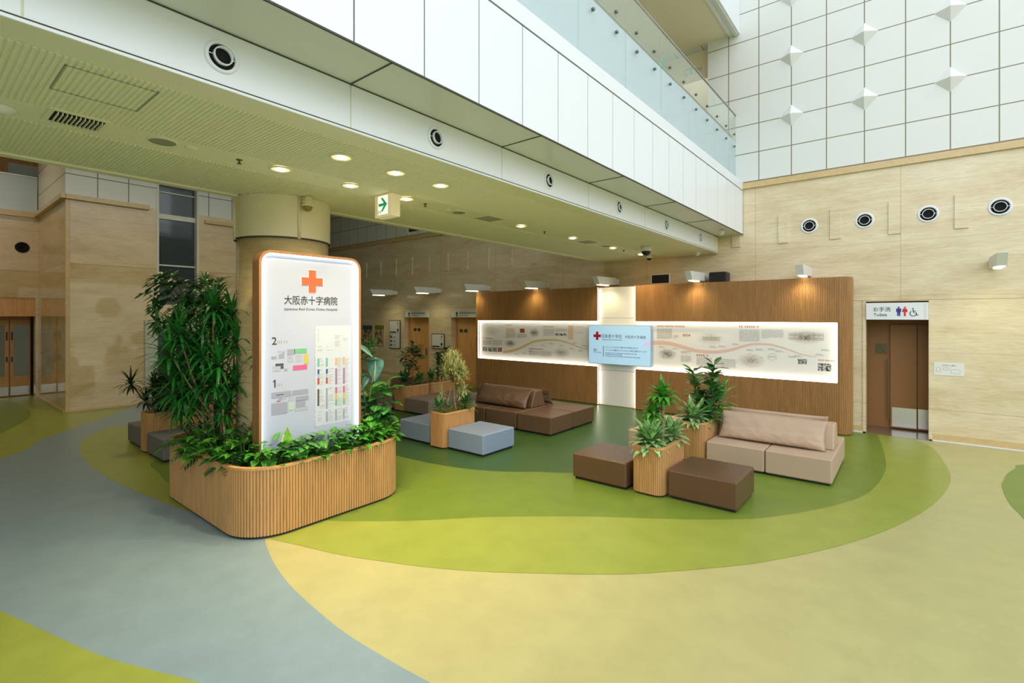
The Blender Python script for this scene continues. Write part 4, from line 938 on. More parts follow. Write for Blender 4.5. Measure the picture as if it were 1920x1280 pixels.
MB().box(-6.12, -6.0, 3.26, 3.34, 3.88, 3.94).lathe((-6.03, 3.3, 3.9), (0, 0, -1), [(.05, 0), (.06, .02), (.06, .05), (.075, .06), (.075, .08), (.06, .085)], 20).build('housing', 'collar', t, smooth=False)
MB().lathe((-6.03, 3.3, 3.815), (0, 0, -1), [(.06 * math.cos(i * PI / 12), .06 * math.sin(i * PI / 12)) for i in range(6)], 20).build('dome', mat('amber_dome', (150, 130, 70), .2), t, smooth=True)
# hanging exit sign
t = thing('exit_sign', 'hanging lit exit sign with a green right arrow', 'exit sign', (-5.19, 3.9, CB))
MB().box(-5.36, -5.02, 3.84, 3.98, 3.665, CB - .012).build('housing', 'exitw', t, bevel=.008)
MB().box(-5.3, -5.08, 3.86, 3.96, CB - .012, CB).build('mount', 'ceil_s', t)
fe = FY(3.84)
MB().rect(fe, -5.29, 3.695, -5.09, 3.93, 0, .002).build('sign_face', mat('exit_face', (252, 252, 244), .3, emit=.45), t)
fe = FY(3.838)
b = MB().plate(fe, [(-5.275, 3.80), (-5.2, 3.80), (-5.15, 3.81), (-5.15, 3.835), (-5.275, 3.835)], 0, .001)
b.plate(fe, [(-5.1, 3.818), (-5.19, 3.905), (-5.225, 3.905), (-5.155, 3.818), (-5.225, 3.73), (-5.19, 3.73)], .001, .003)
b.rect(fe, -5.28, 3.703, -5.272, 3.745).rect(fe, -5.24, 3.703, -5.232, 3.745).rect(fe, -5.272, 3.72, -5.24, 3.724).rect(fe, -5.262, 3.735, -5.25, 3.745)
b.build('arrow', 'exitg', t)
# black air vent and loudspeaker above the display wall
t = thing('black_vent', 'black rectangular vent on the stone wall above the white cross', 'air vent', (-5.11, WY, 3.4))
MB().box(-5.37, -4.85, WY - .02, WY, 3.26, 3.53).build('frame', 'white_soft', t)
MB().box(-5.34, -4.88, WY - .024, WY - .02, 3.285, 3.505).build('grating', 'black', t)
t = thing('loudspeaker', 'black loudspeaker standing behind the display wall top', 'speaker', (-3.56, 12.35, 3.2))
MB().box(-3.77, -3.36, 12.2, 12.5, 3.206, 3.47).build('cabinet', 'black', t, bevel=.03)
MB().box(-3.75, -3.38, 12.19, 12.2, 3.22, 3.45).build('speaker_mesh', mat('black_mesh', (28, 28, 30), .8), t)
# ---------------------------------------------------------------- signs on the walls
def person(b, f, x0, z0, x1, z1, mi, skirt=False, d=.0022):
    w = x1 - x0; h = z1 - z0; c = (x0 + x1) / 2
    b.disc(f, c, z1 - h * .1, h * .085, 0, d, mi, 14)
    if skirt:
        b.plate(f, [(c - w * .22, z1 - h * .2), (c - w * .42, z0 + h * .42), (c - w * .18, z0 + h * .42), (c - w * .18, z0), (c + w * .18, z0), (c + w * .18, z0 + h * .42), (c + w * .42, z0 + h * .42), (c + w * .22, z1 - h * .2)], 0, d, mi)
        b.stroke(f, [(c - w * .25, z1 - h * .22), (c - w * .46, z0 + h * .45)], w * .14, 0, d, mi).stroke(f, [(c + w * .25, z1 - h * .22), (c + w * .46, z0 + h * .45)], w * .14, 0, d, mi)
    else:
        b.plate(f, [(c - w * .45, z1 - h * .2), (c - w * .45, z0 + h * .42), (c - w * .28, z0 + h * .42), (c - w * .28, z0), (c - w * .04, z0), (c, z0 + h * .4), (c + w * .04, z0), (c + w * .28, z0), (c + w * .28, z0 + h * .42), (c + w * .45, z0 + h * .42), (c + w * .45, z1 - h * .2)], 0, d, mi)
def wheelchair(b, f, x0, z0, x1, z1, mi, d=.0022):
    w = x1 - x0; h = z1 - z0; s = h * .085
    P = lambda u, v: (x0 + u * w, z0 + v * h)
    b.disc(f, *P(.36, .92), h * .075, 0, d, mi, 14)
    b.stroke(f, [P(.37, .8), P(.42, .42), P(.72, .42), P(.82, .08), P(.98, .12)], s, 0, d, mi).stroke(f, [P(.4, .62), P(.68, .62)], s, 0, d, mi)
    b.stroke(f, [P(.38 + .37 * math.cos(math.radians(a)), .32 + .32 * math.sin(math.radians(a))) for a in range(125, 375, 10)], s, 0, d, mi)
t = thing('toilet_sign', 'white hanging toilet sign with blue man and red woman symbols', 'sign', (-.22, WY - .05, 2.5))
tbd = MB().box(-.712, .272, WY - .06, WY + .04, 2.345, 2.685).build('sign_board', 'white', t, bevel=.004)
f = FY(WY - .06)
MB().text(f, 'お手洗', -.591, 2.508, -.307, 2.601, 0, bold=.004).text(f, 'Toilets', -.585, 2.415, -.369, 2.475, 0).build('lettering', 't_dark', tbd)
b = MB(); wheelchair(b, f, -.008, 2.417, .125, 2.576, 0); b.build('wheelchair_symbol', 't_dark', tbd)
b = MB(); person(b, f, -.225, 2.417, -.138, 2.608, 0); b.build('man_symbol', mat('man_blue', (40, 48, 140), .5), tbd)
b = MB(); person(b, f, -.128, 2.417, -.042, 2.606, 0, True); b.build('woman_symbol', mat('woman_red', (210, 36, 56), .5), tbd)
MB().rect(f, .21, 2.36, .214, 2.67, 0, .002).rect(f, .232, 2.36, .236, 2.67, 0, .002).build('slot', 'metal', tbd)
t = thing('wheelchair_sign', 'square green wheelchair symbol plate inside the toilet entrance', 'sign', (-.5, WY + .95, 1.7))
f = FY(WY + .949)
MB().rect(f, -.61, 1.585, -.39, 1.82, 0, .004).build('plate', mat('bronze_plate', (120, 104, 62), .5), t)
f = FY(WY + .944); b = MB(); wheelchair(b, f, -.575, 1.62, -.43, 1.79, 0); b.disc(f, -.415, 1.605, .014, 0, .002, 1)
b.build('symbol', [mat('symbol_green', (60, 110, 50), .5), 't_red'], t)
t = thing('notice_plate', 'small white map notice on the stone wall right of the toilets', 'notice', (.57, WY, 1.4))
MB().rect(FY(WY), .353, 1.281, .785, 1.526, 0, .008).build('plate', 'white_soft', t, bevel=.002)
f = FY(WY - .008); b = MB().text(f, 'お手洗いご案内', .473, 1.46, .667, 1.492)
for x0, z0, x1, z1 in ((.39, 1.35, .45, 1.43), (.49, 1.39, .58, 1.43), (.6, 1.33, .73, 1.4)):
    b.stroke(f, [(x0, z0), (x1, z0), (x1, z1), (x0, z1), (x0, z0)], .005)
b.build('map_lines', 't_grey', t)
t = thing('switch_plate', 'little white plate on the stone wall under the ceiling end', 'wall plate', (-4.45, WY, 3.86))
MB().rect(FY(WY), -4.47, 3.845, -4.43, 3.875, 0, .02).build('plate', 'white_soft', t)
# signs by the wooden doors
def doorsign(x0, x1, label):
    t = thing('room_sign', label, 'sign', ((x0 + x1) / 2, WY - .03, 2.5), 'room signs over the wooden doors')
    MB().box(x0, x1, WY - .04, WY + .05, 2.386, 2.627).build('sign_board', 'white_soft', t, bevel=.004)
    f = FY(WY - .04); b = MB(); c = x0 + (x1 - x0) * .2
    person(b, f, c - .06, 2.43, c + .06, 2.6, 0, True)
    b.rect(f, c - .08, 2.42, c + .1, 2.435)
    x = x0 + (x1 - x0) * .3
    for k in range(8):
        b.rect(f, x, 2.5, x + .012, 2.58).rect(f, x + .055, 2.5, x + .067, 2.58).rect(f, x, 2.575, x + .07, 2.585).rect(f, x, 2.53, x + .07, 2.54).rect(f, x + .028, 2.49, x + .038, 2.59); x += .1
    b.rect(f, x0 + (x1 - x0) * .3, 2.445, x0 + (x1 - x0) * .6, 2.46)
    b.build('lettering', 't_dark', t)
doorsign(-15.52, -14.16, 'white room sign over the left wooden door'); doorsign(-12.9, -11.5, 'white room sign over the wooden door beside the display wall')
for x, l in ((-15.11, 'pair of small green square stickers on the left wooden door'), (-12.56, 'pair of small green square stickers on the right wooden door')):
    f = FY(WY + .24); b = MB().rect(f, x - .2, 1.84, x - .03, 1.96, 0, .003).rect(f, x + .03, 1.84, x + .2, 1.96, 0, .003)
    tag(b.build('door_sticker', mat('sticker_green', (20, 84, 50), .6)), l, 'sticker', 'green door stickers')
def arrow(b, f, x, z, s, a):
    ca, sa = math.cos(a), math.sin(a); R = lambda u, v: (x + (u * ca - v * sa) * s, z + (u * sa + v * ca) * s)
    b.stroke(f, [R(0, -1), R(0, .9)], s * .22).stroke(f, [R(-.7, .25), R(0, 1), R(.7, .25)], s * .22)
def dirsign(x0, z0, x1, z1, label, rows):
    t = thing('direction_sign', label, 'sign', ((x0 + x1) / 2, WY, (z0 + z1) / 2), 'direction signs by the wooden doors')
    o = rr(x0, z0, x1, z1, .04, 5)
    MB().plate(FY(WY), o, 0, .03).build('frame', 'black', t)
    MB().plate(FY(WY - .03), rr(x0 + .025, z0 + .025, x1 - .025, z1 - .025, .03, 5), 0, .003).build('sign_face', 'white_soft', t)
    f = FY(WY - .033); b = MB(); arrow(b, f, x1 - .14, z1 - .16, .09, 0); person(b, f, x1 - .2, z1 - .5, x1 - .08, z1 - .3, 0, True)
    b.rect(f, x0 + .06, z1 - .5, x1 - .24, z1 - .45).rect(f, x0 + .06, z1 - .55, x1 - .04, z1 - .543)
    if rows:
        arrow(b, f, x0 + .12, z1 - .6 - .02, .08, PI / 2)
        for k in range(3): z = z0 + .1 + k * .16; b.rect(f, x0 + .07, z, x0 + .17, z + .08).rect(f, x0 + .2, z + .03, x0 + .45, z + .05).rect(f, x0 + .05, z - .03, x1 - .05, z - .025)
    b.build('lettering', 't_dark', t)
dirsign(-16.513, 1.126, -15.82, 2.261, 'tall black-framed direction sign left of the left wooden door', True)
dirsign(-13.971, 1.219, -13.281, 1.781, 'short black-framed direction sign between the two wooden doors', False)
for x0, z0, x1, z1, l, c in ((-18.367, 1.141, -17.64, 2.065, 'poster with a blue top band on the stone wall', (66, 84, 120)), (-17.512, 1.172, -16.854, 2.073, 'poster with an olive green top band on the stone wall', (120, 128, 40))):
    t = thing('framed_poster', l, 'poster', ((x0 + x1) / 2, WY, (z0 + z1) / 2), 'posters on the stone wall')
    MB().rect(FY(WY), x0, z0, x1, z1, 0, .02).build('frame', 'skirt', t); f = FY(WY - .02)
    MB().rect(f, x0 + .03, z0 + .03, x1 - .03, z1 - .2, 0, .002).build('poster_picture', photo('poster_print', (116, 92, 62), (196, 184, 156), 6), t)
    MB().rect(f, x0 + .03, z1 - .2, x1 - .03, z1 - .03, 0, .002).build('poster_heading', mat('poster_band', c, .6), t)
# gallery signs seen over the balustrade
t = thing('area_sign', 'teal C8 lettering on the beige wall above the balustrade', 'sign', (-4.4, WY + .25, 8.7))
MB().text(FY(WY + .25), 'C8', -4.58, 8.63, -4.36, 8.82).build('lettering', mat('teal_letters', (90, 196, 176), .5), t)
MB().text(FY(WY + .25), '受付', -4.3, 8.66, -4.12, 8.76).build('small_lettering', 't_grey', t)
t = thing('gallery_exit_sign', 'small green exit sign hanging in the upper gallery', 'exit sign', (-5.0, 12.3, 8.87))
MB().box(-5.08, -4.92, 12.27, 12.33, 8.78, 8.94).build('housing', 'exitg', t); MB().tube([(-5.0, 12.3, 8.94), (-5.0, 12.3, 9.17)], .015).build('drop_rod', 'soffit', t)
person_b = MB(); person(person_b, FY(12.27), -5.04, 8.8, -4.96, 8.92, 0); person_b.build('symbol', 'white_soft', t)
# ---------------------------------------------------------------- glass balustrade on the bridge
t = thing('glass_balustrade', 'long glass balustrade with steel bolts along the upper floor edge', 'balustrade', (-3.25, 8, 5.57))
y = 5.38 - 1.335 * 3
while y < WY - .05:
    y1 = min(y + 1.335, WY - .01)
    MB().box(-3.26, -3.245, y + .006, y1 - .006, 5.575, 7.2).build('glass_pane', 'glass', t)
    MB().box(-3.275, -3.268, y + .006, y1 - .006, 5.575, 6.585).build('frosted_sheet', 'glass_f', t)
    y += 1.335
MB().box(-3.27, -3.235, 1.3, WY - .01, 7.2, 7.215).build('top_edge', 'metal', t)
MB().tube([(-3.34, 1.3, 6.72), (-3.34, WY - .01, 6.72)], .015, 10).build('handrail', mat('rail_metal', (150, 148, 136), .4), t, smooth=True)
bm_ = MB().lathe((-3.245, 5.03, 6.42), (1, 0, 0), [(.024, 0), (.024, .03), (.02, .036)], 16).build('bolt', mat('bolt_steel', (120, 120, 116), .3, metal=.9), t, smooth=True)
for k in range(12):
    for dy, dz in ((0, 0), (.655, .28)):
        if k == 0 and dy == 0: continue
        c = bm_.copy(); COL.objects.link(c); c.location = (0, .667 * k + dy, dz) if 5.03 + .667 * k + dy < 12.5 else (0, 0, 0)
        if c.location.length == 0: bpy.data.objects.remove(c)
# balustrade in the left recess
t = thing('glass_balustrade', 'frosted glass balustrade of the upper corridor at far left', 'balustrade', (RX, 1, 5.45))
MB().box(RX - .01, RX + .005, -2, BY0 - .02, 5.5, 6.53).build('glass_pane', 'glass_f', t)
MB().box(RX - .02, RX + .015, -2, BY0 - .02, 6.53, 6.56).build('top_edge', 'metal', t)
# octagonal panel on the front glazing, seen mirrored in the polished stone of the left block
t = thing('octagonal_panel', 'green octagonal panel with white cross bars, mirrored in the polished stone at left', 'panel', (8.95, 8.83, 3.02))
f = lambda u, v, d=0: (8.96 - d, u, v)
MB().plate(f, [(8.83 + .72 * math.cos(PI / 8 + k * PI / 4), 3.02 + .72 * math.sin(PI / 8 + k * PI / 4)) for k in range(8)], 0, .05).build('panel_face', mat('dull_green_panel', (104, 116, 88), .6), t)
MB().rect(f, 8.1, 3.005, 9.56, 3.035, .05, .07).rect(f, 8.815, 2.32, 8.845, 3.72, .05, .07).disc(f, 8.83, 3.02, .1, .05, .1).build('cross_bar', 'white', t)
# ================================================================ PLANTS
RT = Vector((math.cos(YAW), math.sin(YAW), 0)); FW = Vector((-math.sin(YAW), math.cos(YAW), 0)); UP = Vector((0, 0, 1))
def sph(az, el): return Vector((math.cos(az) * math.cos(el), math.sin(az) * math.cos(el), math.sin(el)))
def rosette(b, c, n, L, W, droop, el0=85, el1=-25, shape='strap', fold=.1, rnd=random, mi=0, seg=5):
    a0 = rnd.uniform(0, 6)
    for i in range(n):
        t = (i + .5) / n; el = math.radians(el0 + (el1 - el0) * t + rnd.uniform(-10, 10)); az = a0 + i * 2.4 + rnd.uniform(-.2, .2)
        b.leaf(Vector(c) + Vector((0, 0, -.05 * t)), sph(az, el), L * rnd.uniform(.75, 1.1) * (.7 + .3 * math.sin(PI * min(1, t + .25))), W * rnd.uniform(.85, 1.15), droop * rnd.uniform(.7, 1.3), shape, seg, fold, mi)
def whorl(b, c, d, n, L, W, rnd, mi=0):
    """umbrella of leaflets at the end of a stalk that points along d"""
    d = Vector(d).normalized(); t = d.cross(UP); t = t.normalized() if t.length > .05 else Vector((1, 0, 0)); s = d.cross(t)
    for i in range(n):
        a = 2 * PI * i / n + rnd.uniform(-.15, .15)
        q = (t * math.cos(a) + s * math.sin(a)) * .9 + d * .35
        b.leaf(c, q, L * rnd.uniform(.8, 1.1), W, .9, 'lance', 4, .12, mi)
def plant(name, label, loc, group=None): return thing(name, label, 'plant', loc, group)
def cane(b, p0, p1, r, bend, rnd, r2=None):
    p0, p1 = Vector(p0), Vector(p1); k = 6; o = Vector((rnd.uniform(-1, 1), rnd.uniform(-1, 1), 0)) * bend
    b.tube([p0.lerp(p1, i / k) + o * math.sin(PI * i / k) for i in range(k + 1)], r, 8, 0, r2)

# --- large planter, left end: umbrella tree and the mass of strap-leaved canes
rnd = random.Random(11)
B = Vector((-7.7, 2.68, .68)); t = plant('umbrella_tree', 'tall umbrella tree with palmate leaves reaching the dark window', B)
st = MB(); lf = MB(); px = .0075
tips = [(285, 545), (310, 530), (335, 522), (352, 540), (375, 528), (398, 532), (418, 545), (300, 572), (325, 560), (348, 568), (372, 560), (395, 566), (425, 570), (318, 600), (345, 598), (370, 592), (400, 595), (330, 628), (352, 640), (345, 670), (360, 700), (335, 660), (405, 625), (385, 650), (440, 600), (342, 720)]
forks = [B + RT * -.1 + UP * 1.5, B + RT * .1 + UP * 1.6, B + RT * -.25 + UP * 1.9, B + RT * .25 + UP * 1.75]
for k, fk in enumerate(forks): cane(st, B + Vector((.05 * k - .1, .04 * k, 0)), fk, .022, .05, rnd, .014)
for x, y in tips:
    c = Vector((B.x, B.y, 0)) + RT * ((x - 382) * px) + FW * rnd.uniform(-.25, .25) + UP * (2.4 + (594 - y) * px)
    fk = min(forks, key=lambda q: (q - c).length); d = (c - fk); d.z += .15
    st.tube([fk, fk.lerp(c, .5) + UP * .05, c], .007, 5, 0, .004)
    for q in (c, c + Vector((rnd.uniform(-.16, .16), rnd.uniform(-.16, .1), rnd.uniform(-.1, .08))), c + Vector((rnd.uniform(-.2, .2), rnd.uniform(-.2, .1), rnd.uniform(-.2, 0))), c - d.normalized() * .1 + Vector((rnd.uniform(-.1, .1), rnd.uniform(-.1, .1), rnd.uniform(-.1, .02))), c + Vector((rnd.uniform(-.12, .12), rnd.uniform(-.12, .12), rnd.uniform(-.12, .02)))):
        whorl(lf, q, d.normalized() * .6 + UP * .4 - FW * .5, rnd.choice((7, 8, 9)), .18, .054, rnd)
st.build('stem', 'stem_d', t, smooth=True); lf.build('foliage', 'lf_umb', t, smooth=True)
rnd = random.Random(12)
B = Vector((-7.0, 2.72, .68)); t = plant('dragon_plant', 'big mass of long glossy strap leaves on thin canes, left of the sign', B)
st = MB(); lf = MB()
heads = [(418, 575), (438, 590), (400, 600), (365, 625), (385, 640), (425, 640), (350, 660), (455, 640), (405, 665), (440, 680), (372, 690), (345, 705), (425, 715), (395, 720), (455, 720), (360, 740), (380, 760), (345, 770), (420, 750), (440, 770), (335, 735)]
for i, (x, y) in enumerate(heads):
    c = Vector((B.x, B.y, 0)) + RT * ((x - 427) * .0071) + FW * rnd.uniform(-.38, -.02) + UP * (2.4 + (594 - y) * .0068)
    if c.z > 1.0:
        r0 = B + Vector((rnd.uniform(-.35, .25), rnd.uniform(-.15, .12), 0)); cane(st, r0, c, .013, .06, rnd, .009)
    rosette(lf, c, 44, .5, .04, 1.25, 82, -35, 'strap', .1, rnd)
rosette(lf, (-6.15, 2.9, 2.25), 34, .42, .046, 1.2, 88, 0, 'strap', .1, rnd); rosette(lf, (-6.2, 2.85, 1.95), 34, .42, .046, 1.4, 60, -30, 'strap', .1, rnd)
cane(st, (-6.3, 2.62, .68), (-6.15, 2.9, 2.25), .014, .05, rnd, .01)
for q in ((-6.75, 2.5), (-6.6, 2.55), (-6.95, 2.45)): cane(st, (q[0], q[1], .68), (q[0] - .25, q[1] + .05, 1.5), .016, .04, rnd, .012)
st.build('cane', 'stem', t, smooth=True); lf.build('foliage', 'lf_strap', t, smooth=True)
rnd = random.Random(13)
def fern(loc, label, n=26, L=.42, seed=0):
    r = random.Random(seed); t = plant('parlour_fern', label, loc, 'ferns in the large planter'); lf = MB(); sm = MB()
    for i in range(n):
        az = r.uniform(0, 2 * PI); el = math.radians(r.uniform(25, 80)); d = sph(az, el); p = Vector(loc); pts = [p.copy()]
        Lf = L * r.uniform(.6, 1)
        for k in range(9):
            p = p + d * (Lf / 9); d = (d + Vector((0, 0, -.16))).normalized(); pts.append(p.copy())
            side = d.cross(UP).normalized()
            if k > 1:
                for sg in (1, -1): lf.leaf(p, side * sg + d * .7, .15 * (1 - abs(k - 5) / 8), .03, .6, 'lance', 2, .05)
        sm.tube(pts, .003, 4)
    sm.build('stem', 'stem_g', t); lf.build('foliage', 'lf_fern', t)
fern((-6.75, 2.5, .69), 'feathery fern at the front of the large planter below the canes', 30, .5, 1)
fern((-6.15, 2.5, .69), 'feathery fern right in front of the oak sign frame', 34, .45, 2)
fern((-7.4, 2.45, .69), 'low feathery fern at the left corner of the large planter', 22, .45, 3)
def pothos(loc, label, seed, mats=('lf_pothos', 'lf_pothos_v'), n=92, R=.23, Hh=.25, L=.13, share=.15):
    r = random.Random(seed); t = plant('pothos', label, loc, 'pothos along the rim of the large planter'); lf = MB(); sm = MB(); c = Vector(loc)
    for i in range(n):
        az = r.uniform(0, 2 * PI); rr_ = R * math.sqrt(r.random()); p = c + Vector((math.cos(az) * rr_, math.sin(az) * rr_, .03 + Hh * 1.25 * r.random() * (1.1 - rr_ / R * .6)))
        if i % 3 == 0: sm.tube([c + Vector((math.cos(az) * rr_ * .3, math.sin(az) * rr_ * .3, 0)), p], .004, 4)
        lf.leaf(p, sph(az + r.uniform(-.7, .7), math.radians(r.uniform(-10, 55))), L * r.uniform(.75, 1.25), L * .72 * r.uniform(.85, 1.15), 1.1, 'heart', 5, .12, 1 if r.random() < share else 0)
    sm.build('stem', 'stem_g', t); lf.build('foliage', list(mats), t, smooth=True)
PO = [((-6.35, 2.42), 'pothos at the front rim with a pale leaf hanging over the corner', .35), ((-5.98, 2.5), 'pothos with yellow splashed leaves near the rounded front corner', .45), ((-5.66, 2.68), 'pothos at the right of the rounded front corner, below the sign', .12), ((-5.58, 2.98), 'pothos right under the floor maps of the sign', .1),
      ((-5.57, 3.3), 'pothos under the middle of the sign face', .08), ((-5.57, 3.62), 'pothos under the coloured list on the sign', .08), ((-5.6, 3.93), 'pothos under the right edge of the sign', .1), ((-5.68, 4.15), 'pothos at the far right end of the large planter', .3), ((-6.8, 2.36), 'pothos left of the front corner, beneath the thin canes', .2)]
for i, (q, l, s) in enumerate(PO): pothos((q[0], q[1], .69), l, 20 + i, share=s)
rnd = random.Random(40)
lfp = MB(); lfp.leaf((-6.5, 2.27, .8), (-.35, -.7, .1), .2, .13, .9, 'heart', 6, .08); o = lfp.build('pothos_leaf', 'lf_pothos_v', smooth=True); o.data.materials[0] = M['lf_bright']
tag(o, 'single pale green leaf hanging over the planter rim', 'leaf')
t = plant('prayer_plant', 'single upright yellow-green striped leaf in front of the sign face', (-5.62, 2.82, .69))
lf = MB().leaf((-5.62, 2.82, .88), (.02, .02, 1), .25, .12, .08, 'ovate', 8, .06, up=(1, -.6, 0)); lf.build('leaf_blade', 'lf_bright', t, smooth=True); MB().tube([(-5.62, 2.82, .69), (-5.62, 2.82, .89)], .004, 5).build('stem', 'stem_g', t)
# right behind the sign
rnd = random.Random(15)
c0 = Vector((-5.98, 4.2, .69)); t = plant('alocasia', 'alocasia with one big bluish arrow-shaped leaf right of the sign', c0)
lf = MB(); sm = MB(); fc_ = -FW
q = Vector((-6.0, 4.31, 1.82)); lf.leaf(q, (RT * -.02 - UP).normalized() + fc_ * .06, .35, .25, .02, 'heart', 10, .04, up=fc_)
sm.tube([c0, c0 + UP * .6, q - UP * .05 + FW * .03], .008, 6)
for q, d in ((Vector((-6.1, 4.2, 1.55)), Vector((.3, -.5, -.5))), (Vector((-6.05, 4.05, 2.02)), Vector((.5, .2, -.3))), (Vector((-6.15, 4.15, 1.35)), Vector((.5, .1, -.6)))):
    lf.leaf(q, d, .3, .18, .4, 'heart', 7, .06); sm.tube([c0, q], .007, 6)
sm.build('stem', 'stem_g', t, smooth=True); lf.build('foliage', 'lf_aloc', t, smooth=True)
t = plant('rubber_fig', 'broad-leaved dark green fig right of the sign', (-5.9, 4.22, .69)); lf = MB(); sm = MB()
for k in range(4):
    b0 = Vector((-5.95 + .09 * k - .1, 4.2 + rnd.uniform(-.1, .1), .69)); b1 = b0 + Vector((rnd.uniform(-.1, .12), rnd.uniform(-.1, .15), rnd.uniform(.5, .85))); cane(sm, b0, b1, .01, .03, rnd)
    for i in range(22):
        p = b0.lerp(b1, .1 + .9 * i / 21); lf.leaf(p, sph(rnd.uniform(0, 2 * PI), math.radians(rnd.uniform(-10, 50))), .28, .17, .9, 'fiddle', 5, .1)
sm.build('stem', 'stem_d', t, smooth=True); lf.build('foliage', 'lf_fig', t, smooth=True)
t = plant('umbrella_shrub', 'small umbrella shrub with green leaves showing past the sign edge', (-6.2, 4.1, .69)); lf = MB(); sm = MB(); cane(sm, (-6.2, 4.1, .69), (-6.15, 4.12, 1.9), .012, .03, rnd)
for i in range(12): whorl(lf, Vector((-6.15, 4.1, 1.75)) + Vector((rnd.uniform(-.15, .15), rnd.uniform(-.1, .2), rnd.uniform(-.25, .3))), UP + Vector((rnd.uniform(-.6, .6), rnd.uniform(-.6, .6), 0)), 8, .14, .05, rnd)
sm.build('stem', 'stem_d', t, smooth=True); lf.build('foliage', 'lf_fig', t, smooth=True)

# --- narrow planters
def agla(loc, label, seed, n=46, L=.3, mats='lf_agla', W=.11, group='silver-leaved plants', name='silver_evergreen', hz=.14):
    r = random.Random(seed); t = plant(name, label, loc, group); lf = MB(); sm = MB(); c = Vector(loc)
    for i in range(n):
        az = i * 2.4 + r.uniform(-.3, .3); el = math.radians(75 - 85 * i / n + r.uniform(-8, 8)); p = c + Vector((math.cos(az) * .04, math.sin(az) * .04, .06 + hz * (1 - i / n)))
        lf.leaf(p, sph(az, el), L * r.uniform(.75, 1.1), W * r.uniform(.85, 1.1), 1.0, 'lance', 6, .12)
    for k in range(4): sm.tube([c + Vector((r.uniform(-.04, .04), r.uniform(-.04, .04), -.02)), c + Vector((r.uniform(-.05, .05), r.uniform(-.05, .05), .15))], .008, 6)
    sm.build('stem', 'stem_g', t); lf.build('foliage', mats, t, smooth=True)
rnd = random.Random(17); z = .575
t = plant('corn_plant', 'corn plant with two thick canes and strappy green tufts', (-2.76, 6.78, z)); st = MB(); lf = MB()
cane(st, (-2.74, 6.8, z), (-2.73, 6.78, 1.26), .03, .01, rnd, .026); cane(st, (-2.86, 6.72, z), (-2.84, 6.7, 1.02), .027, .01, rnd, .024); cane(st, (-2.95, 6.86, z), (-2.96, 6.88, .8), .022, .01, rnd, .02)
rosette(lf, (-2.73, 6.78, 1.27), 46, .35, .085, 1.9, 80, -10, 'lance', .14, rnd, seg=6); rosette(lf, (-2.84, 6.7, 1.03), 34, .29, .075, 1.9, 75, -10, 'lance', .14, rnd, seg=6); rosette(lf, (-2.96, 6.88, .82), 22, .23, .065, 1.8, 75, -10, 'lance', .14, rnd)
st.build('cane', 'stem', t, smooth=True); lf.build('foliage', 'lf_corn', t, smooth=True)
agla((-2.78, 6.47, z), 'silver-green leafy plant spilling over the front planter rim', 31, 64, .29); agla((-2.7, 7.0, z), 'silver-green leafy plant at the back of the front planter', 32, 46, .27); agla((-2.86, 6.62, z + .02), 'silver-green leafy plant at the foot of the corn plant canes', 36, 22, .22)
t = plant('fiddle_leaf_fig', 'fiddle leaf fig with dark broad leaves beside the beige sofa', (-2.85, 9.0, z)); st = MB(); lf = MB()
for p0, p1, n in (((-2.85, 8.75, z), (-2.95, 8.7, 1.45), 32), ((-2.78, 9.1, z), (-2.72, 9.1, 1.55), 48), ((-2.8, 9.0, z), (-2.98, 8.95, 1.3), 26), ((-2.8, 8.9, z), (-2.66, 8.85, 1.2), 26)):
    cane(st, p0, p1, .013, .03, rnd, .009); p0, p1 = Vector(p0), Vector(p1)
    for i in range(n):
        p = p0.lerp(p1, .35 + .65 * i / (n - 1)); lf.leaf(p, sph(i * 2.4 + rnd.uniform(-.4, .4), math.radians(rnd.uniform(0, 60))), rnd.uniform(.2, .27), .15, .8, 'fiddle', 5, .1)
st.build('stem', 'stem_d', t, smooth=True); lf.build('foliage', 'lf_fig', t, smooth=True)
agla((-2.85, 8.42, z), 'silver-green leafy plant at the front of the sofa planter', 33, 64, .31); agla((-2.76, 8.75, z), 'bushy green leafy plant under the fiddle leaf fig', 34, 36, .3, 'lf_fig'); agla((-2.74, 9.45, z + .1), 'light green leafy plant behind the fiddle leaf fig above the pillow', 35, 32, .38, 'lf_corn', hz=.25)
# variegated tree
rnd = random.Random(18)
t = plant('variegated_dragon_tree', 'small tree with pale yellow-green variegated tufts and bare trunks', (-6.78, 6.6, z)); st = MB(); lf = MB()
for p0, p1 in (((-6.83, 6.52, z), (-6.76, 6.58, 1.2)), ((-6.74, 6.68, z), (-6.77, 6.66, 1.12)), ((-6.87, 6.6, z), (-6.93, 6.5, 1.0))): cane(st, p0, p1, .017, .04, rnd, .012)
C0 = Vector((-6.75, 6.6, 1.38))
for i in range(58):
    d = sph(rnd.uniform(0, 2 * PI), math.asin(rnd.uniform(-.5, 1))); q = C0 + Vector((d.x * .27, d.y * .27, d.z * .32)) * rnd.uniform(.5, 1)
    if i % 2: st.tube([Vector((-6.76, 6.62, 1.16)), q], .005, 5)
    rosette(lf, q, 18, .2, .03, .45, 85, -15, 'strap', .08, rnd, seg=4)
for q in ((-6.62, 6.72, 1.0), (-6.55, 6.7, 1.05), (-6.7, 6.72, .92), (-6.95, 6.5, 1.0), (-6.93, 6.48, .9)): rosette(lf, q, 20, .19, .021, 1.2, 85, -40, 'strap', .08, rnd, seg=4)
st.build('trunk', 'stem', t, smooth=True); lf.build('foliage', 'lf_song', t, smooth=True)
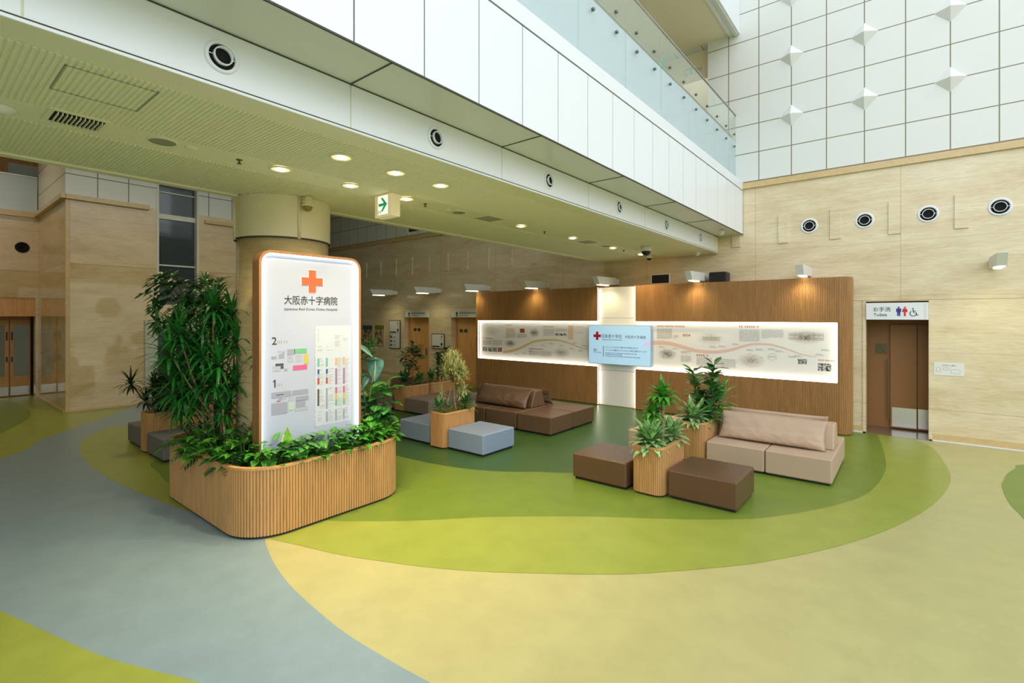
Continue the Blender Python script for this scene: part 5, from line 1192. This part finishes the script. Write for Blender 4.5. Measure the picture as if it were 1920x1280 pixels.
agla((-6.85, 6.33, z), 'croton with yellow blotched leaves at the front of its planter', 41, 20, .2, 'lf_croton', .06, 'crotons at the tree foot', 'croton'); agla((-6.72, 6.88, z + .02), 'croton with green yellow-edged leaves behind the bare trunks', 42, 40, .25, 'lf_croton', .07, 'crotons at the tree foot', 'croton'); agla((-6.76, 6.48, z - .02), 'low croton between the bare trunks and the rim', 43, 14, .14, 'lf_fig', .05, 'crotons at the tree foot', 'croton')
# far planters
t = plant('small_dark_tree', 'small thin-stemmed tree with drooping dark leaves in the far planter', (-10.15, 8.45, z)); st = MB(); lf = MB(); cane(st, (-10.15, 8.45, z), (-10.12, 8.45, 1.5), .016, .02, rnd, .01)
for i in range(44):
    d = sph(rnd.uniform(0, 2 * PI), math.radians(rnd.uniform(0, 60))); q = Vector((-10.12, 8.45, rnd.choice((1.0, 1.15, 1.3, 1.4, 1.5)))); p = q + d * rnd.uniform(.12, .3)
    st.tube([q, p], .005, 4)
    for k in range(4): lf.leaf(q.lerp(p, .4 + .2 * k), (d + Vector((rnd.uniform(-.8, .8), rnd.uniform(-.8, .8), -.3))).normalized(), .22, .075, 1.0, 'lance', 4, .1)
st.build('stem', 'stem', t, smooth=True); lf.build('foliage', 'lf_umb', t, smooth=True)
agla((-10.2, 8.2, z), 'low green leafy plant at the left end of the far planter', 51, 34, .34, 'lf_fern', .09, 'low plants in the far planters', 'leafy_evergreen'); agla((-10.1, 8.65, z), 'low green leafy plant at the foot of the small dark tree', 52, 26, .26, 'lf_fig', .08, 'low plants in the far planters', 'leafy_evergreen')
agla((-10.15, 9.1, z), 'low green leafy plant between the two far planters', 53, 26, .28, 'lf_umb', .08, 'low plants in the far planters', 'leafy_evergreen')
t = plant('rubber_tree', 'bushy dark green plant behind the variegated tree, in the rear planter', (-10.12, 9.4, z)); st = MB(); lf = MB()
for k in range(3):
    p0 = Vector((-10.15 + .06 * k, 9.35 + .08 * k, z)); p1 = p0 + Vector((rnd.uniform(-.12, .15), rnd.uniform(-.1, .1), rnd.uniform(.8, 1.0))); cane(st, p0, p1, .013, .03, rnd)
    for i in range(34): lf.leaf(p0.lerp(p1, .2 + .8 * i / 33), sph(i * 2.4, math.radians(rnd.uniform(-10, 50))), .24, .11, .9, 'ovate', 5, .1)
st.build('stem', 'stem_d', t, smooth=True); lf.build('foliage', 'lf_umb', t, smooth=True)
# left planter
t = plant('dark_dragon_plant', 'dark strap-leaved plant in the planter between the slate grey seats', (-10.62, 3.0, .61)); st = MB(); lf = MB(); rnd = random.Random(19)
for i in range(17):
    c = Vector((-10.62, 3.0, 0)) + RT * rnd.uniform(-.42, .35) + FW * rnd.uniform(-.2, .25) + UP * rnd.uniform(.72, 1.22)
    cane(st, (-10.62 + rnd.uniform(-.1, .1), 3.0 + rnd.uniform(-.1, .15), .61), c, .011, .03, rnd); rosette(lf, c, 34, .36, .042, 1.3, 85, -35, 'strap', .1, rnd)
st.build('cane', 'stem_d', t, smooth=True); lf.build('foliage', 'lf_dark', t, smooth=True)
